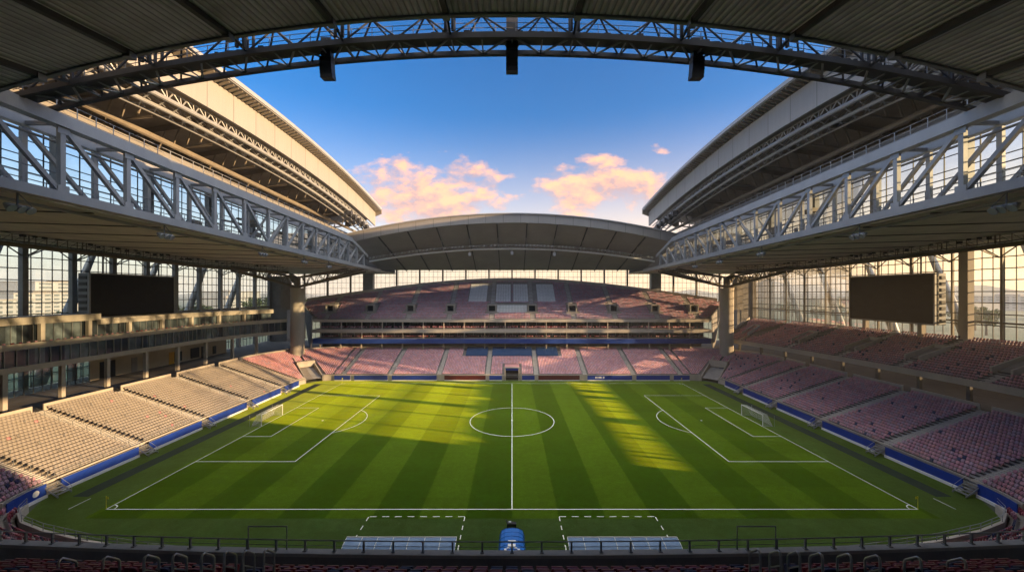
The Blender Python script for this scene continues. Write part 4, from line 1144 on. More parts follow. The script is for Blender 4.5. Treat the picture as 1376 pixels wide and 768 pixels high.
# scoreboards
for s, side in SIDES:
    r = thing('scoreboard', 'big blank screen with a pale frame hung before the town-side glass' if s < 0 else 'big blank screen with a pale frame hung before the glowing glass', 'scoreboard', (s*99,99.9,20.6), 'big screens')
    x = 99.0; y0, y1 = 88.6,111.2; z0, z1 = 20.3,32.7
    m = MB(); m.box(s*x,s*(x+.12),y0+.35,y1-.35,z0+.35,z1-.35); m.build('screen', M['screen'], r)
    m = MB()
    m.box(s*(x-.12),s*(x+.3),y0,y1,z0,z0+.34); m.box(s*(x-.12),s*(x+.3),y0,y1,z1-.34,z1); m.box(s*(x-.12),s*(x+.3),y0,y0+.34,z0+.343,z1-.343); m.box(s*(x-.12),s*(x+.3),y1-.34,y1,z0+.343,z1-.343)
    m.build('screen_frame', M['steel_pale'], r)
    m = MB(); m.box(s*(x+.31),s*(x+2.6),y0+.1,y1-.1,z0+.1,z1-.1); m.build('casing', M['steel_grey'], r)
    m = MB()
    for k in range(8):
        z = z0+.7+k*1.45; m.box(s*(x+.5),s*(x+2.4),y0-.05,y0+.08,z,z+.75)
    m.build('vent', M['steel_dark'], r)
    for y in (y0+4,y1-4):
        m = MB(); m.box(s*(x+.6),s*(x+1.6),y-.5,y+.5,17.0 if s > 0 else 18.4,z0+.09); m.build('leg', M['concrete_pale'], r)
        m = MB(); m.tube([(s*(x+1),y,z1),(s*(x+1),y,zsof_out(y)-.3)],.18,8); m.build('hanger', M['steel_grey'], r)

# retracted roof panels (shells) over the side roofs
def zrim(y): return 65.1-.00132*(y-72)**2
for s, side in SIDES:
    r = thing('roof_panel', ('arched sliding roof panel, its cream edge gold in the sun' if s < 0 else 'arched sliding roof panel, its edge grey in shade'), 'roof panel', (s*XT,83,58), 'arched sliding roof panels')
    ys = np.linspace(4,140.6,40)
    def sl(name, xa, za, xb, zb_, t, mat):
        A = [(s*xa,y,zrim(y)+za) for y in ys]; B = [(s*xb,y,zrim(y)+zb_) for y in ys]
        A2, B2 = (A,B) if s > 0 else (B,A)
        mm = MB(); mm.slab(A2,B2,t); return mm.build(name, mat, r)
    # outer skin: rises a little, then falls to the outer wall
    m = MB()
    prof = [(48.6,0),(60,.6),(72.5,-1.2)]
    for (xa,za),(xb,zb_) in zip(prof[:-1],prof[1:]):
        A = [(s*xa,y,zrim(y)*(1 if xa < 60 else 1)+za) for y in ys]; B = [(s*xb,y,zrim(y)+zb_) for y in ys]
        A2, B2 = (A,B) if s > 0 else (B,A); m.slab(A2,B2,.45)
    m.build('shell', M['roof_top'], r)
    m = MB()
    for k in range(len(ys)-1):
        pass
    A = [(s*48.55,y,zrim(y)+.08) for y in ys]
    for a,b in zip(A[:-1],A[1:]): m.bar(a,b,.35,.75)
    m.build('rim', M['steel_pale'], r)
    # ribbed underside of the overhang
    m = MB()
    for y in np.arange(5,140,1.1): m.bar((s*48.9,y,zrim(y)-.62),(s*50.6,y,zrim(y)-1.15),.25,.35)
    m.build('overhang_rib', M['steel_brown'], r)
    # deep fascia
    m = MB(); P = [(s*50.7,y) for y in ys]
    m.wall(P, [zrim(y)-6.1 for y in ys], [zrim(y)-1.2 for y in ys], .5, -1 if s > 0 else 1); m.build('fascia', M['cream_panel'], r)
    m = MB(); m.wall([(s*71.9,y) for y in ys], [ztop(y)+5.9 for y in ys], [zrim(y)-1.6 for y in ys], .4, -1 if s > 0 else 1); m.build('back_wall', M['steel_brown'], r)
    # end cap
    m = MB(); y = 140.6; zr = zrim(y)
    m.hexa([(s*48.5,y,zr-1.6),(s*62,y,zr-7),(s*62,y+.6,zr-7),(s*48.5,y+.6,zr-1.6),(s*48.5,y,zr+.4),(s*62,y,zr+.9),(s*62,y+.6,zr+.9),(s*48.5,y+.6,zr+.4)]); m.build('end_cap', M['steel_brown'], r)
    # underside, brown and dark
    m = MB(); A = [(s*51.3,y,zrim(y)-2.6) for y in ys]; B = [(s*71.8,y,zrim(y)-6.2) for y in ys]; A2, B2 = (A,B) if s > 0 else (B,A); m.slab(A2,B2,.3); m.build('underside', M['steel_brown'], r)
    # long pipes under the panel, with lacing
    CH = [(52.0,-7.7,.36),(53.6,-8.7,.32),(55.2,-9.2,.2)]
    for (x,dz_,rad) in CH:
        m = MB(); m.tube([(s*x,y,zrim(y)+dz_) for y in ys], rad, 8); m.build('long_pipe', M['steel_pale'], r)
    m = MB(); m.tube([(s*52.2,y,zrim(y)-6.2) for y in ys], .14, 6); m.build('top_pipe', M['steel_pale'], r)
    yy = np.arange(20,138,2.4)
    for k in range(len(yy)-1):
        m = MB(); a, b = yy[k], yy[k+1]; mid = (a+b)/2
        m.tube([(s*52.2,a,zrim(a)-6.2),(s*52.0,mid,zrim(mid)-7.7)],.1,5); m.tube([(s*52.0,mid,zrim(mid)-7.7),(s*52.2,b,zrim(b)-6.2)],.1,5)
        m.tube([(s*52.2,mid,zrim(mid)-6.2),(s*52.0,mid,zrim(mid)-7.7)],.08,5)
        m.tube([(s*52.0,mid,zrim(mid)-7.7),(s*53.6,mid,zrim(mid)-8.7)],.1,5); m.tube([(s*53.6,mid,zrim(mid)-8.7),(s*55.2,b,zrim(b)-9.2)],.09,5); m.tube([(s*53.6,b,zrim(b)-8.7),(s*55.2,mid,zrim(mid)-9.2)],.07,5)
        m.tube([(s*53.6,mid,zrim(mid)-8.7),(s*57.5,mid,zrim(mid)-5.0)],.09,5); m.tube([(s*55.2,mid,zrim(mid)-9.2),(s*58.5,b,zrim(b)-5.2)],.07,5)
        m.build('lacing', M['steel_pale'], r)
    # rolling bogies at the far end
    for k in range(6):
        m = MB(); y = 120+k*3.4; m.box(s*51.0,s*52.6,y,y+1.6,zrim(y)-9.2,zrim(y)-8.1); m.tube([(s*51.2,y+.8,zrim(y)-9.3),(s*52.4,y+.8,zrim(y)-9.3)],.5,10); m.build('bogie', M['steel_dark'], r)
    # deep rib frames inside the cavity
    for y in np.arange(24,138,12.0):
        m = MB(); m.bar((s*57,y,zrim(y)-4.6),(s*71.6,y,zrim(y)-6.9),.5,1.0); m.bar((s*57,y,zrim(y)-9.0),(s*71.6,y,zrim(y)-10.6),.3,.35)
        for q in range(5):
            x = 58+q*2.6; m.bar((s*x,y,zrim(y)-5.0-(x-57)*.16),(s*(x+1.5),y,zrim(y)-9.2-(x-57)*.1),.22)
        m.build('rib_frame', M['steel_brown'], r)

# far roof
def zedge(x): return 55.3-.0022*x*x
r = thing('end_roof', 'arched fixed roof with a pale front edge over the far stand', 'roof', (0,130,50), 'fixed end roofs')
xs = np.linspace(-57,57,41)
m = MB(); P = [(x,130.0) for x in xs]; m.wall(P,[zedge(x)-3.3 for x in xs],[zedge(x)-.35 for x in xs],.8,1); m.build('fascia', M['cream_panel'], r)
m = MB(); A = [(x,129.6,zedge(x)) for x in xs]; B = [(x,166.5,zedge(x)*.35+27) for x in xs]; m.slab(A,B,.34); m.build('roof_sheet', M['roof_top'], r)
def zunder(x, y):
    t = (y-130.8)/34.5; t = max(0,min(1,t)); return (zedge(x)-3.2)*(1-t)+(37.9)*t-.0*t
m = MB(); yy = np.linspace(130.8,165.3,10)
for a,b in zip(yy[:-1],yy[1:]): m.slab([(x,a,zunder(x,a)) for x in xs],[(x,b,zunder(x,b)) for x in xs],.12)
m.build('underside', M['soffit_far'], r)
for x in (-46,-36,-26,-15.6,-5.2,5.2,15.6,26,36,46):
    m = MB()
    for a,b in zip(yy[:-1],yy[1:]): m.bar((x,a,zunder(x,a)-.35),(x,b,zunder(x,b)-.35),.28,.45)
    m.build('rib', M['rib_dark'], r)
r = thing('arch_catwalk', 'slim arched lighting catwalk below the far roof', 'catwalk', (0,144,43), 'arched catwalks')
za = lambda x: 44.6-.00165*x*x
xs2 = np.linspace(-54,54,37)
m = MB(); m.tube([(x,143.6,za(x)) for x in xs2],.34,8); m.build('lower_chord', M['white_paint'], r)
m = MB(); m.tube([(x,144.6,za(x)+1.5) for x in xs2],.12,6); m.tube([(x,143.5,za(x)+1.5) for x in xs2],.08,6); m.build('top_rail', M['steel_pale'], r)
m = MB(); lm = MB(); cl = random.Random(5)
for x in np.arange(-54,54,1.35):
    m.tube([(x,143.5,za(x)),(x,143.5,za(x)+1.6)],.06,4); m.tube([(x,143.5,za(x)+.1),(x+1.35,144.6,za(x+1.35)+1.5)],.05,4)
    if cl.random() < .75: lm = MB(); lm.box(x,x+.55,143.1,143.5,za(x)+1.0,za(x)+1.65); lm.build('light_fitting', M['galvanised'], r)
m.build('lacing', M['galvanised'], r)
for x in (-46,-36,-26,-15.6,-5.2,5.2,15.6,26,36,46):
    m = MB(); m.tube([(x,143.6,za(x)),(x,143.6,zunder(x,143.6)+.1)],.14,6); m.tube([(x,143.6,za(x)+.2),(x,138,zunder(x,138)-.2)],.1,6); m.build('hanger', M['steel_pale'], r)
for k, x in enumerate((-16,0,16)):
    m = MB(); m.tube([(x,143.2,za(x)-.3),(x,143.2,za(x)-1.1)],.12,6); m.box(x-.5,x+.5,142.8,143.6,za(x)-2.3,za(x)-1.1); one('roof_speaker', m, M['galvanised'], ['small pale box hung below the far arched catwalk towards the sunlit side','small pale box hung below the middle of the far arched catwalk','small pale box hung below the far arched catwalk towards the shaded side'][k], 'speaker', 'boxes hung below the far catwalk')

# near roof
def znear(x, y): return 54.9-.0030*x*x+.134*(y-36)
r = thing('end_roof', 'dark ribbed underside of the near roof across the top of the view', 'roof', (0,36,52), 'fixed end roofs')
xs = np.linspace(-50.5,50.5,41); yy = np.linspace(YA,36,6)
m = MB()
for a,b in zip(yy[:-1],yy[1:]): m.slab([(x,a,znear(x,a)) for x in xs],[(x,b,znear(x,b)) for x in xs],.25)
m.build('underside', M['soffit_near'], r)
m = MB(); m.slab([(x,YA-1,znear(x,YA)+2.4) for x in xs],[(x,36.2,znear(x,36)+1.2) for x in xs],.3); m.build('roof_sheet', M['roof_top'], r)
m = MB(); P = [(x,36.02) for x in xs]; m.wall(P,[znear(x,36)-.45 for x in xs],[znear(x,36)+1.1 for x in xs],.35,1); m.build('edge_beam', M['steel_grey'], r)
for x in (-44.5,-36,-26.7,-17,-6.2,6.2,17,26.7,36,44.5):
    m = MB(); m.bar((x,YA,znear(x,YA)-.45),(x,35.9,znear(x,35.9)-.45),.5,.5); m.build('rib', M['rib_dark'], r)
    m = MB(); m.box(x-.35,x+.35,35.3,36.0,znear(x,36)-1.0,znear(x,36)-.46); m.build('node', M['steel_grey'], r)

# near arched truss
zn = lambda x: 54.0-.00243*x*x
r = thing('arch_catwalk', 'dark arched truss and catwalk across the top of the view', 'catwalk', (0,39,53), 'arched catwalks')
xs3 = np.linspace(-51,51,49)
m = MB()
for a,b in zip(xs3[:-1],xs3[1:]): m.bar((a,41.2,zn(a)),(b,41.2,zn(b)),.45,.45)
m.build('outer_chord', M['steel_dark'], r)
m = MB()
for a,b in zip(xs3[:-1],xs3[1:]): m.bar((a,38.2,zn(a)-.1),(b,38.2,zn(b)-.1),.4,.55)
m.build('inner_chord', M['steel_dark'], r)
m = MB()
for a,b in zip(xs3[:-1],xs3[1:]): m.bar((a,38.6,zn(a)+2.3),(b,38.6,zn(b)+2.3),.35,.35); m.bar((a,37.2,zn(a)+2.6),(b,37.2,zn(b)+2.6),.25,.25)
m.build('upper_chord', M['steel_dark'], r)
m = MB(); m.slab([(x,38.42,zn(x)+.3) for x in xs3],[(x,40.1,zn(x)+.3) for x in xs3],.15); m.build('deck', M['steel_dark'], r)
m = MB()
for h in (.75,1.25): 
    for y in (38.7,40.0): m.tube([(x,y,zn(x)+.3+h) for x in xs3],.04,5)
for x in np.arange(-50,50.1,2.1):
    for y in (38.7,40.0): m.box(x-.03,x+.03,y-.03,y+.03,zn(x)+.2,zn(x)+1.6)
m.build('catwalk_rail', M['steel_grey'], r)
clx = random.Random(8)
for x in np.arange(-50,50,1.1):
    if clx.random() < .85: m = MB(); h = clx.uniform(.12,.4); m.box(x,x+clx.uniform(.25,.8),38.45,38.75,zn(x)+.31,zn(x)+.31+h); m.build('cable_box', M['steel_dark'], r)
NX = [-49,-44.5,-36,-26.7,-17,-6.2,6.2,17,26.7,36,44.5,49]
for a,b in zip(NX[:-1],NX[1:]):
    n = 4 if b-a > 6 else 2
    for k in range(n):
        x0 = a+(b-a)*k/n; x1 = a+(b-a)*(k+1)/n; m = MB()
        if k % 2 == 0: m.tube([(x0,38.2,zn(x0)-.1),(x1,41.2,zn(x1))],.11,6)
        else: m.tube([(x0,41.2,zn(x0)),(x1,38.2,zn(x1)-.1)],.11,6)
        m.tube([(x1,38.2,zn(x1)-.1),(x1,41.2,zn(x1))],.08,6)
        m.build('bottom_lacing', M['steel_grey'], r)
        m = MB()
        if k % 2 == 0: m.tube([(x0,38.2,zn(x0)),(x1,38.6,zn(x1)+2.3)],.1,6); m.tube([(x0,41.2,zn(x0)),(x1,38.6,zn(x1)+2.3)],.1,6)
        else: m.tube([(x0,38.6,zn(x0)+2.3),(x1,38.2,zn(x1))],.1,6); m.tube([(x0,38.6,zn(x0)+2.3),(x1,41.2,zn(x1))],.1,6)
        m.build('web_lacing', M['steel_dark'], r)
for x in NX[1:-1]:
    m = MB(); 
    for dx_ in (-.35,.35): m.box(x+dx_-.12,x+dx_+.12,37.1,37.35,zn(x)-.2,zn(x)+3.0); m.box(x+dx_-.1,x+dx_+.1,38.5,38.7,zn(x)-.1,zn(x)+2.4)
    m.bar((x,36.2,znear(x,36)),(x,38.6,zn(x)+2.3),.2); m.bar((x,36.2,znear(x,36)-.3),(x,38.2,zn(x)),.2)
    m.build('tie_frame', M['steel_dark'], r)
# hung loudspeakers
def line_array(x, label, central=False):
    rr = thing('line_array', label, 'loudspeaker', (x,40,zn(x)), 'loudspeakers hung from the near arch')
    m = MB(); m.box(x-.5,x+.5,39.6,40.4,zn(x)-.3,zn(x)+1.6) if not central else m.box(x-.6,x+.6,39.4,40.4,zn(x)-.6,zn(x)+4.2); m.build('hanger', M['steel_dark'], rr)
    n = 5
    for k in range(n):
        t = k/(n-1); z = zn(x)-.45-k*.5; tilt = (.5*t*t if not central else .1*t); sx = (1 if x < 0 else -1)*(0 if central else .35*t*t)
        m = MB(); wd = .62; y = 40-tilt
        p = [(x+sx-wd,y-.5,z-.46),(x+sx+wd,y-.5,z-.46),(x+sx+wd,y+.4,z-.40),(x+sx-wd,y+.4,z-.40),(x+sx-wd,y-.5,z),(x+sx+wd,y-.5,z),(x+sx+wd,y+.4,z),(x+sx-wd,y+.4,z)]
        m.hexa(p); m.build('speaker_box', M['steel_dark'], rr)
line_array(-19.5,'dark curved speaker stack hung from the near arch towards the sunlit side')
line_array(0,'dark square speaker stack hung from the middle of the near arch', True)
line_array(19.5,'dark curved speaker stack hung from the near arch towards the shaded side')

# ------------------------------------------------------------------ dugouts and tunnel cover
for s, side in SIDES:
    r = thing('dugout', 'blue clear-roofed bench shelter on the sunlit side of the tunnel cover' if s < 0 else 'blue clear-roofed bench shelter on the shaded side of the tunnel cover', 'dugout', (s*11.5,38.8,0), 'team bench shelters')
    x0, x1 = 5.8,17.3
    prof = [(37.7,.45),(37.75,1.3),(38.05,1.85),(38.7,2.2),(39.7,2.4)]
    n = 7
    for k in range(n):
        xa = s*(x0+(x1-x0)*k/n+.04); xb = s*(x0+(x1-x0)*(k+1)/n-.04); xa, xb = min(xa,xb), max(xa,xb)
        m = MB()
        for (ya,za_),(yb,zb_) in zip(prof[:-1],prof[1:]):
            m.hexa([(xa,ya,za_-.03),(xb,ya,za_-.03),(xb,yb,zb_-.03),(xa,yb,zb_-.03),(xa,ya,za_),(xb,ya,za_),(xb,yb,zb_),(xa,yb,zb_)])
        m.build('canopy_panel', M['glass_canopy'], r)
    for k in range(n+1):
        x = s*(x0+(x1-x0)*k/n); m = MB(); m.tube([(x,y,z+.02) for y,z in [(37.68,.02)]+prof],.028,6); m.build('hoop', M['white_paint'], r)
    m = MB(); m.tube([(s*x0,39.72,2.42),(s*x1,39.72,2.42)],.045,6); m.tube([(s*x0,38.06,1.87),(s*x1,38.06,1.87)],.05,6); m.build('edge_bar', M['white_paint'], r)
    m = MB(); m.box(s*x0,s*x1,37.5,37.62,.03,.85); m.build('back_panel', M['blue_vinyl'], r)
    for k in range(14):
        x = s*(x0+.5+k*.8); m = MB(); m.box(x-.25,x+.25,38.2,38.7,.35,.5); m.box(x-.25,x+.25,38.1,38.22,.5,1.15); m.build('seat', M['seat_navy'], r)
r = thing('tunnel_cover', 'blue extending tunnel cover with white badge between the two dugouts', 'tunnel cover', (0,39,0))
prof = [(-1.4,0),(-1.4,1.75),(-1.2,2.25),(-.75,2.5),(0,2.58),(.75,2.5),(1.2,2.25),(1.4,1.75),(1.4,0)]
for k in range(6):
    y0 = 36.9+k*.72; m = MB(); sc = 1-.012*k
    P = [(x*sc,z*sc+.02) for x,z in prof]
    A = [(x,y0,z) for x,z in P]; B = [(x,y0+.70,z) for x,z in P]
    n = len(P); m.add(A+B,[(i,i+1,n+i+1,n+i) for i in range(n-1)]); m.build('canopy', M['blue_roof'], r)
    m = MB(); m.tube([(x*1.006,y0+.70,z*1.006) for x,z in P],.022,6); m.build('hoop', M['blue_roof'], r)
for k in (2,4): 
    m = MB(); m.tube([(x*1.02,36.9+k*.72,z*1.02) for x,z in [(p[0]*(1-.012*k),p[1]*(1-.012*k)) for p in prof[1:-1]]],.018,6); m.build('trim', M['glass_canopy'], r)
# badge: small white plate and curved mark on the roof
m = MB(); m.box(-.4,.4,38.75,38.9,2.60,2.625); m.build('badge', M['white_paint'], r)
m = MB(); m.box(-.42,.36,37.95,38.35,2.605,2.63); m.build('badge', M['white_paint'], r)
m = MB()
for k in range(7):
    a = PI*k/6; m.box(-.75*math.cos(a)-.12,-.75*math.cos(a)+.12,37.3+.42*math.sin(a),37.5+.42*math.sin(a),2.50,2.63 if abs(math.cos(a)) < .8 else 2.56)
m.build('badge', M['white_paint'], r)
r = thing('pitch_cart', 'small black trolley standing just beyond the blue tunnel cover', 'trolley', (-.2,45,0))
m = MB(); m.box(-.6,.5,44.9,45.4,.3,.6); m.build('body', M['black'], r)
for x in (-.5,.4):
    for y in (45.0,45.3): m = MB(); m.tube([(x-.06,y,.18),(x+.06,y,.18)],.16,10); m.build('wheel', M['black'], r)
m = MB(); m.box(-.4,-.1,45,45.3,.602,.75); m.build('load', M['galvanised'], r)
m = MB(); m.tube([(-.55,44.95,.55),(-.7,44.95,.9),(-.7,45.35,.9),(-.55,45.35,.55)],.03,6); m.build('handle', M['black'], r)

# ------------------------------------------------------------------ near lower stand (curved front wall, a few rows)
r = thing('lower_stand', 'near lower stand with a curved front wall, its dark seat rows showing at the corners', 'grandstand', (0,38,0), 'lower stands round the pitch')
def near_off(d):
    P = []
    n = len(NEAR_WALL)
    for i,(x,y) in enumerate(NEAR_WALL):
        a = Vector(NEAR_WALL[max(i-1,0)]); b = Vector(NEAR_WALL[min(i+1,n-1)]); t = (b-a).normalized(); nn = Vector((t.y,-t.x))
        P.append((x+nn.x*d, y+nn.y*d))
    return P
m = MB(); m.wall(near_off(.0), 0, 1.15, .3, -1); m.build('front_wall', M['concrete_pale'], r)
rail_along(near_off(.15), 1.15, .8, 1.7, r=.03, bars=2).build('front_rail', M['steel_pale'], r)
m = MB()
NR = 14
for i in range(NR):
    z = .5+i*.3; A = near_off(.5+i*.8); B = near_off(.5+(i+1)*.8)
    m.strip([(x,y,z) for x,y in A],[(x,y,z) for x,y in B]); m.strip([(x,y,z-.3) for x,y in A],[(x,y,z) for x,y in A])
m.build('deck', M['concrete'], r)
for i in range(NR):
    z = .5+i*.3; P = near_off(.5+i*.8+.4)
    for a,b in zip(P[:-1],P[1:]):
        if min(abs(a[0]),abs(b[0])) < 24: continue
        d = (Vector(b)-Vector(a)).normalized(); seat_row(a, b, (-d.y, d.x), z, ([5,1,4],[4,2,1]), trim=.15)
# gate blocks at the two near corners
for s, side in SIDES:
    rr = thing('corner_gate', 'grey concrete gate block at the near corner of the pale stand' if s < 0 else 'grey concrete gate block at the near corner of the shaded side stand', 'gate', (s*64,46,0), 'gate blocks at the near corners')
    m = MB(); m.box(s*62.6,s*76,45.6,46.0,0,1.9); m.build('wall_face', M['concrete_pale'], rr)
    m = MB(); m.box(s*62.4,s*64.5,44.0,45.59,0,1.1); m.build('block', M['concrete'], rr)
    m = MB(); m.tube([(s*62.5,45.8,2.0),(s*75,45.8,2.0)],.05,6); m.build('top_rail', M['steel_pale'], rr)

# ------------------------------------------------------------------ foreground: parapet, rail, seats, hoops
def ypar(x): return 16.0+.0014*x*x
def yrow(x, k): return 13.0+.0013*x*x-.8*k
r = thing('terrace_parapet', 'dark parapet with a grey ledge and rail across the bottom of the view', 'parapet', (0,16,16))
xs4 = np.linspace(-30,30,49)
m = MB(); m.wall([(x,ypar(x)-.12) for x in xs4], 15.4, 16.88, .24, 1); m.build('wall_face', M['concrete_dark'], r)
m = MB(); m.wall([(x,ypar(x)-.16) for x in xs4], 16.883, 17.02, .34, 1); m.build('ledge', M['concrete_step'], r)
m = MB(); m.tube([(x,ypar(x)+.05,17.46) for x in xs4],.028,6); m.build('rail', M['galvanised'], r)
m = MB(); m.tube([(x,ypar(x)+.05,17.24) for x in xs4],.012,6); m.build('rail', M['steel_grey'], r)
for x in np.arange(-25.2,25.3,1.26):
    y = ypar(x)+.05; m = MB(); m.box(x-.035,x+.035,y-.035,y+.035,17.02,17.46); m.box(x-.08,x+.08,y-.08,y+.06,17.021,17.05); m.build('rail_post', M['steel_grey'], r)
for s, side in SIDES:
    x0, x1 = s*11.3, s*9.65; y = ypar(10.5)+.08; m = MB()
    m.tube([(x0,y,17.02),(x0,y,18.0),(x1,y,18.0),(x1,y,17.02)],.03,6); m.build('tall_frame', M['steel_grey'], r)
# terrace under the foreground seats
r = thing('near_terrace', 'dark concrete terrace carrying the foreground seat rows', 'terrace', (0,12,17))
xs5 = np.linspace(-28,28,29); m = MB()
for k in range(-1,8):
    zf = 17.78+.47*k if k >= 0 else 15.6
    A = [(x,yrow(x,k)+.55 if k >= 0 else ypar(x)-.15,zf) for x in xs5]; B = [(x,yrow(x,k)-.245,zf) if k >= 0 else (x,yrow(x,0)+.55,zf) for x in xs5]
    m.slab(B, A, .9 if k < 0 else 2.4)
m.build('steps', M['concrete_dark'], r)

def make_seat(colmat):
    rr = thing('stadium_seat', 'x', 'seat', (0,0,0), 'seats on the near terrace')
    m = MB()                                   # backrest shell, rounded top corners, local y forward
    prof = [(-.20,.40),(-.225,.55),(-.225,.76),(-.19,.83),(-.12,.855),(.12,.855),(.19,.83),(.225,.76),(.225,.55),(.20,.40)]
    n = len(prof)
    f = [(x,-.02-(z-.4)*.22+.05*abs(x)/.22,z) for x,z in prof]; b = [(x,-.065-(z-.4)*.22+.03*abs(x)/.22,z) for x,z in prof]
    m.add(f+b,[tuple(reversed(range(n))),tuple(range(n,2*n))]+[(i,(i+1)%n,n+(i+1)%n,n+i) for i in range(n)])
    m.build('backrest', colmat, rr)
    m = MB()
    m.hexa([(-.21,-.02,.40),(.21,-.02,.40),(.20,.16,.70),(-.20,.16,.70),(-.21,.04,.36),(.21,.04,.36),(.20,.22,.68),(-.20,.22,.68)]); m.build('seat_pan', colmat, rr)
    m = MB(); m.box(-.19,-.13,-.08,.08,0,.40); m.box(.13,.19,-.08,.08,0,.40); m.box(-.2,.2,-.03,.03,.36,.40); m.build('bracket', M['steel_dark'], rr)
    return rr
protos = {'dark red': make_seat(M['seat_wine']), 'navy blue': make_seat(M['seat_navy'])}
used = {k: False for k in protos}
ROWN = ['front','second','third','fourth']
def fg_block(x): return 'sunlit-side' if x < -9 else ('shaded-side' if x > 9 else 'middle')
cnt = 0
for k in range(4):
    rg = [(-17.9,-9.5),(-8.6,8.6),(9.5,17.9)]
    if k >= 2: rg = [(-17.3+.3*k,-12.5 if k == 2 else -13.6),(12.5 if k == 2 else 13.6,17.3-.3*k)]
    for a,b in rg:
        n = int((b-a)/.51)
        for q in range(n):
            x = a+(q+.5)*(b-a)/n; c = 'navy blue' if random.random() < .16 else 'dark red'
            o = protos[c] if not used[c] else copy_tree(protos[c]); used[c] = True
            y = yrow(x,k); o.location = (x,y,17.79+.47*k); o.rotation_euler = (0,0,-math.atan(.0026*x)*-1)
            o['label'] = f'{c} plastic seat in the {ROWN[k]} row of the near terrace, {fg_block(x)} block'
            o['group'] = f'{c} seats of the {ROWN[k]} near terrace row, {fg_block(x)} block'
            cnt += 1
# hoops at the heads of the stairs
HU = [(93.6,751),(154.5,749),(209.7,747),(248,745),(286,744),(316,742),(341,741),(368,739)]
for s, side in SIDES:
    for k,(u,v) in enumerate(HU):
        x = s*(688-u)*12.0/509*1.01; y = yrow(x,0)-.95; zt = 28-(v-393)*y/509
        rr = thing('hoop_rail', f'grey hoop rail before the {"sunlit" if s < 0 else "shaded"}-side front seats, {["first","second","third","fourth","fifth","sixth","seventh","eighth"][k]} from the outer edge', 'handrail', (x,y,17.8), 'hoop rails on the near terrace')
        m = MB(); L = .5; rad = .12; y2 = y-L; zt2 = 28-(28-zt)*y2/y
        pts = [(x,y,16.0),(x,y,zt-rad),(x,y-rad*.3,zt-rad*.3),(x,y-rad,zt+.05),(x,y2+rad,zt2-.05),(x,y2+rad*.3,zt2-rad*.4),(x,y2,zt2-rad*1.2),(x,y2,17.2)]
        m.tube(pts,.036,8); m.build('tube', M['galvanised'], rr, smooth=True)
        m = MB(); m.bar((x,y-.05,zt-.45),(x,y2+.05,zt2-.45),.04); m.build('cross_bar', M['galvanised'], rr)

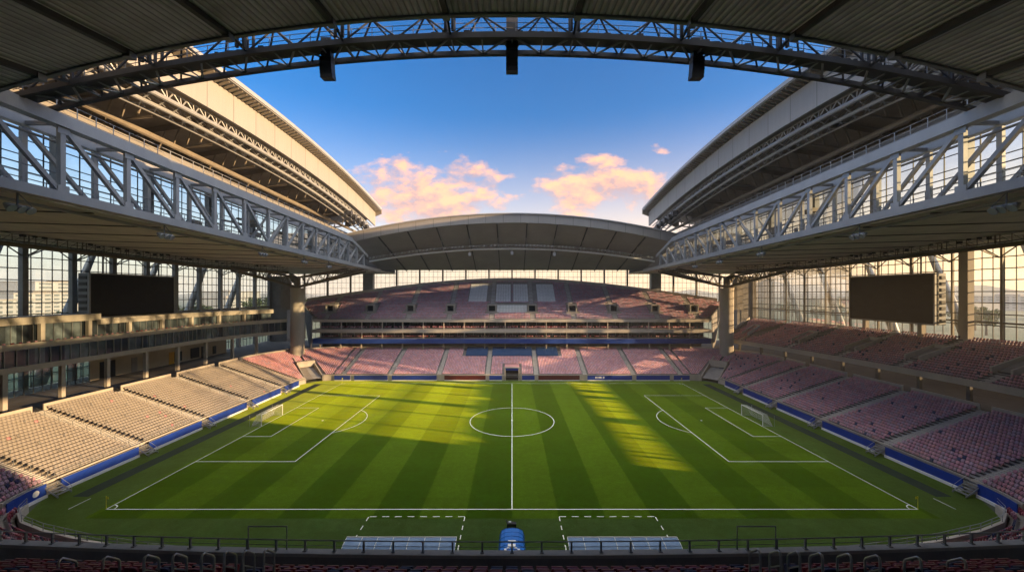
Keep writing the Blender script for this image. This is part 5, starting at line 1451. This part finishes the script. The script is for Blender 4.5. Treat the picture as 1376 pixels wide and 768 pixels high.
# ------------------------------------------------------------------ all the other seats, one object
def build_seats():
    A = np.array(SEATS, dtype=np.float64)
    U = 688+A[:,0]/np.maximum(A[:,1],1)*F; Vv = HZ+(28-A[:,2]-.7)/np.maximum(A[:,1],1)*F
    ok = (U > 3) & (U < 1373) & (Vv < 722) & (A[:,1] > 30)
    order = np.argsort(np.where(ok, A[:,1], 1e9))[:300-cnt]
    mats_ = ('seat_pink','seat_red','seat_mauve','seat_sand','seat_navy','seat_wine','seat_rose'); words_ = ('dusty pink','faded red','mauve','sand','navy','dark wine','rose pink')
    pro = {}
    for i in order:
        x, y, z, an, c = A[i]; c = int(c)
        if c not in pro:
            mm = MB(); mm.hexa([(-.2,-.09,.40),(.2,-.09,.40),(.2,-.03,.40),(-.2,-.03,.40),(-.2,-.16,.74),(.2,-.16,.74),(.2,-.10,.74),(-.2,-.10,.74)]); mm.box(-.19,.19,-.028,.06,.34,.60); mm.box(-.03,.03,-.06,.1,0,.379)
            pro[c] = mm.build('stadium_seat', M[mats_[c]]); o = pro[c]
        else:
            o = pro[c].copy(); COL.objects.link(o)
        o.location = (x,y,z); o.rotation_euler = (0,0,an-PI/2)
        where = 'near lower stand' if y < 46.5 and abs(x) < 64 else ('near end of the pale stand' if x < 0 else 'near end of the shaded side stand')
        sd_ = 'sunlit-side corner' if x < 0 else 'shaded-side corner'
        tag(o, f'small {words_[c]} seat in the {where}, {sd_} rows', 'seat', f'{words_[c]} seats, {where}, {sd_}')
    keep = np.ones(len(A), bool); keep[order] = False
    A = A[keep]; n = len(A)
    # template: local x lateral, y forward
    def bx(x0,x1,y0,y1,z0,z1,sh=0):
        return [(x0,y0,z0),(x1,y0,z0),(x1,y1,z0),(x0,y1,z0),(x0,y0-sh,z1),(x1,y0-sh,z1),(x1,y1-sh,z1),(x0,y1-sh,z1)]
    T = np.array(bx(-.22,.22,-.09,-.03,.40,.74,.07)+bx(-.218,.218,-.028,.07,.34,.60,.05))   # empty seats tip up
    Fq = []
    for b in (0,8):
        for f in [(4,5,6,7),(0,1,5,4),(1,2,6,5),(2,3,7,6),(3,0,4,7)]: Fq.append([b+i for i in f])
    Fq = np.array(Fq)
    ang = A[:,3]-PI/2; c, s_ = np.cos(ang), np.sin(ang)
    jit = np.where(A[:,4] == 3, 0, rng.normal(0,.012,n))
    wid = np.where(A[:,4] == 3, 1.175, .96)[:,None]
    TX = T[None,:,0]*wid
    X = A[:,0,None]+c[:,None]*TX-s_[:,None]*(T[None,:,1]+jit[:,None]); Y = A[:,1,None]+s_[:,None]*TX+c[:,None]*(T[None,:,1]+jit[:,None]); Z = A[:,2,None]+T[None,:,2]
    V_ = np.stack([X,Y,Z],-1).reshape(-1,3); FF = (Fq[None]+(np.arange(n)*16)[:,None,None]).reshape(-1,4)
    me = bpy.data.meshes.new('stadium_seats'); me.vertices.add(len(V_)); me.vertices.foreach_set('co', V_.ravel())
    me.loops.add(FF.size); me.loops.foreach_set('vertex_index', FF.ravel().astype(np.int32))
    me.polygons.add(len(FF)); me.polygons.foreach_set('loop_start', (np.arange(len(FF))*4).astype(np.int32)); me.polygons.foreach_set('loop_total', np.full(len(FF),4,np.int32))
    for k in ('seat_pink','seat_red','seat_mauve','seat_sand','seat_navy','seat_wine','seat_rose'): me.materials.append(M[k])
    me.polygons.foreach_set('material_index', np.repeat(A[:,4].astype(np.int32),10))
    me.update(); me.validate()
    o = bpy.data.objects.new('stadium_seats', me); COL.objects.link(o)
    tag(o, 'thousands of pink, mauve and sand seats filling the stands', 'seating', None, 'stuff')
    print('seats', n, 'foreground', cnt)
build_seats()

# ------------------------------------------------------------------ outside
mb = MB(); rr = random.Random(4)
for (x0, zmax, sgn) in ((900,55,1),(1500,110,1),(1100,26,-1),(1900,60,-1)):
    prev = None
    ys = np.linspace(-2200,2600,70); top = []; 
    ph = [rr.uniform(0,6) for _ in range(5)]
    for y in ys:
        h = zmax*(.45+.3*math.sin(y/430+ph[0])+.2*math.sin(y/170+ph[1])+.1*math.sin(y/61+ph[2])); top.append((sgn*(x0+180),y,max(3,h)))
    mb.strip([(sgn*x0,y,-1) for y in ys], top); mb.strip(top, [(sgn*(x0+500),y,-1) for y in ys])
structure(mb.build('hills', M['hill']), 'low hazy hills beyond the glass walls')
wallmats = [basic('render_white',(.34,.35,.35),.8,var=.1), basic('render_grey',(.38,.38,.37),.8,var=.1), basic('render_tan',(.30,.28,.25),.8,var=.1)]
M['window_far'] = basic('window_far',(.15,.17,.17),.15,var=.3)
def house(x, y, wx, wy, h, mat, label, face):
    r = thing('apartment_block', label, 'building', (x,y,0), 'buildings beyond the glass')
    m = MB(); m.box(x-wx/2,x+wx/2,y-wy/2,y+wy/2,.01,h); m.build('wall', mat, r)
    m = MB(); m.box(x-wx/2-.4,x+wx/2+.4,y-wy/2-.4,y+wy/2+.4,h+.002,h+.8); m.box(x-wx*.2,x+wx*.1,y-wy*.15,y+wy*.12,h+.802,h+3.2); m.build('roof', M['concrete'], r)
    fx = x+face*wx/2; ny = max(3,int(wy/6)); nz = max(2,int(h/4.2))
    while ny*nz > 60: ny -= 1
    w0 = None
    for a in range(ny):
        for b in range(nz):
            yy = y-wy/2+(a+.5)*wy/ny; zz = 2+(b+.3)*(h-2)/nz
            if w0 is None:
                m = MB(); m.box(-.12,.12,-wy/ny*.32,wy/ny*.32,0,(h-2)/nz*.5); w0 = m.build('window', M['window_far'], r); w0.matrix_parent_inverse = Matrix.Identity(4); o = w0
            else:
                o = w0.copy(); COL.objects.link(o)
            o.location = (fx-x,yy-y,zz)
    return r
specs = [(-430,290,40,70,22,0,'white slab block beyond the town-side glass, nearest of the town'),(-520,420,40,80,27,1,'grey slab block beyond the town-side glass behind the screen'),(-560,250,50,100,26,0,'long white block beyond the town-side glass at the edge of view'),
         (-700,420,60,100,36,2,'tan tower block rising above the other town roofs'),(-420,560,40,60,20,0,'low white block far along the town-side glass'),(-560,480,50,110,40,1,'grey block farthest back in the town'),(-330,640,30,50,17,2,'small tan block near the corner column, town side'),
         (-560,760,50,90,30,0,'tall white block seen near the far corner of the town-side glass')]
for (x,y,wx,wy,h,mi,lab) in specs: house(x,y,wx,wy,h,wallmats[mi],lab,1)
for (x,y,wx,wy,h,mi,lab) in [(640,330,50,110,16,2,'long tan block beyond the glowing glass right of the screen'),(820,620,60,120,22,1,'grey block far beyond the glowing glass'),(600,520,40,80,15,0,'pale low block beyond the glowing glass near the screen')]: house(x,y,wx,wy,h,wallmats[mi],lab,-1)

def make_tree(seed, h, label, x, y):
    rr = random.Random(seed); r = thing('broadleaf_tree', label, 'tree', (x,y,0), 'trees outside the glass')
    m = MB(); m.tube([(x,y,0),(x+.1,y,h*.3),(x-.1,y+.2,h*.55),(x,y,h*.8)],[.035*h,.028*h,.018*h,.006*h],7)
    limbs = []
    for k in range(7):
        a = rr.uniform(0,2*PI); z = h*rr.uniform(.3,.6); e = Vector((x+math.cos(a)*h*.24,y+math.sin(a)*h*.24,z+h*.2)); m.tube([(x,y,z),e],[.014*h,.004*h],5); limbs.append(e)
    m.build('trunk', M['bark'], r)
    m = MB(); cl = [Vector((x+rr.gauss(0,h*.17),y+rr.gauss(0,h*.17),h*(.62+rr.gauss(0,.14)))) for _ in range(16)]+limbs
    for c in cl:
        for _ in range(55):
            d = Vector((rr.gauss(0,1),rr.gauss(0,1),rr.gauss(0,.8))).normalized()*h*.115*rr.uniform(.5,1.1); p = c+d; sz = h*rr.uniform(.018,.034)
            u = Vector((rr.gauss(0,1),rr.gauss(0,1),rr.gauss(0,1))).normalized(); v = u.orthogonal().normalized()
            m.quad(p-u*sz-v*sz*.7,p+u*sz-v*sz*.7,p+u*sz+v*sz*.7,p-u*sz+v*sz*.7)
    m.build('crown', M['leaf'], r); return r
base = [make_tree(k, 15, 'x', 0, 0) for k in range(3)]
tsp = []
rr = random.Random(21)
for k in range(26):
    y = 150+k*16+rr.uniform(-5,5); tsp.append((-150-rr.uniform(20,90)-k*1.5, y, rr.uniform(1.0,1.65)))
for k in range(10): tsp.append((230+rr.uniform(0,120), 170+k*38+rr.uniform(-9,9), rr.uniform(.9,1.3)))
for k,(x,y,sc) in enumerate(tsp):
    o = base[k] if k < 3 else copy_tree(base[k % 3])
    o.location = (x,y,0); o.scale = (sc,sc,sc); o.rotation_euler = (0,0,rr.uniform(0,6))
    if x < 0: o['label'] = 'green tree in the row outside the town-side glass'; o['group'] = 'trees outside the town-side glass'
    else: o['label'] = 'hazy tree in the row outside the glowing glass'; o['group'] = 'trees outside the glowing glass'

for s, side in SIDES:
    for k, y in enumerate((62,80,98,116,134,152)):
        m = MB(); m.tube([(s*116,y-7,.0),(s*113,y-3.5,18),(s*107,y,41)],[1.3,1.2,.55],12)
        one('leaning_strut', m, M['steel_grey'], f'pale leaning steel strut outside the {"town-side" if s < 0 else "glowing"} glass, {["first","second","third","fourth","fifth","sixth"][k]} from the near end', 'strut', 'leaning struts outside the glass', smooth=True)

# ------------------------------------------------------------------ air
HAZE = .00030
m_h, nt_h, out_h = new_mat('haze')
pv = N(nt_h, 'ShaderNodeVolumePrincipled'); pv.inputs['Color'].default_value = (.95,.93,.9,1); pv.inputs['Density'].default_value = HAZE; pv.inputs['Anisotropy'].default_value = .2
nt_h.links.new(pv.outputs[0], out_h.inputs['Volume'])
mb = MB(); mb.box(-2600,2600,-2400,2800,-2,125)
o = mb.build('haze', m_h); o['kind'] = 'stuff'; o['label'] = 'thin pale evening haze in the air'
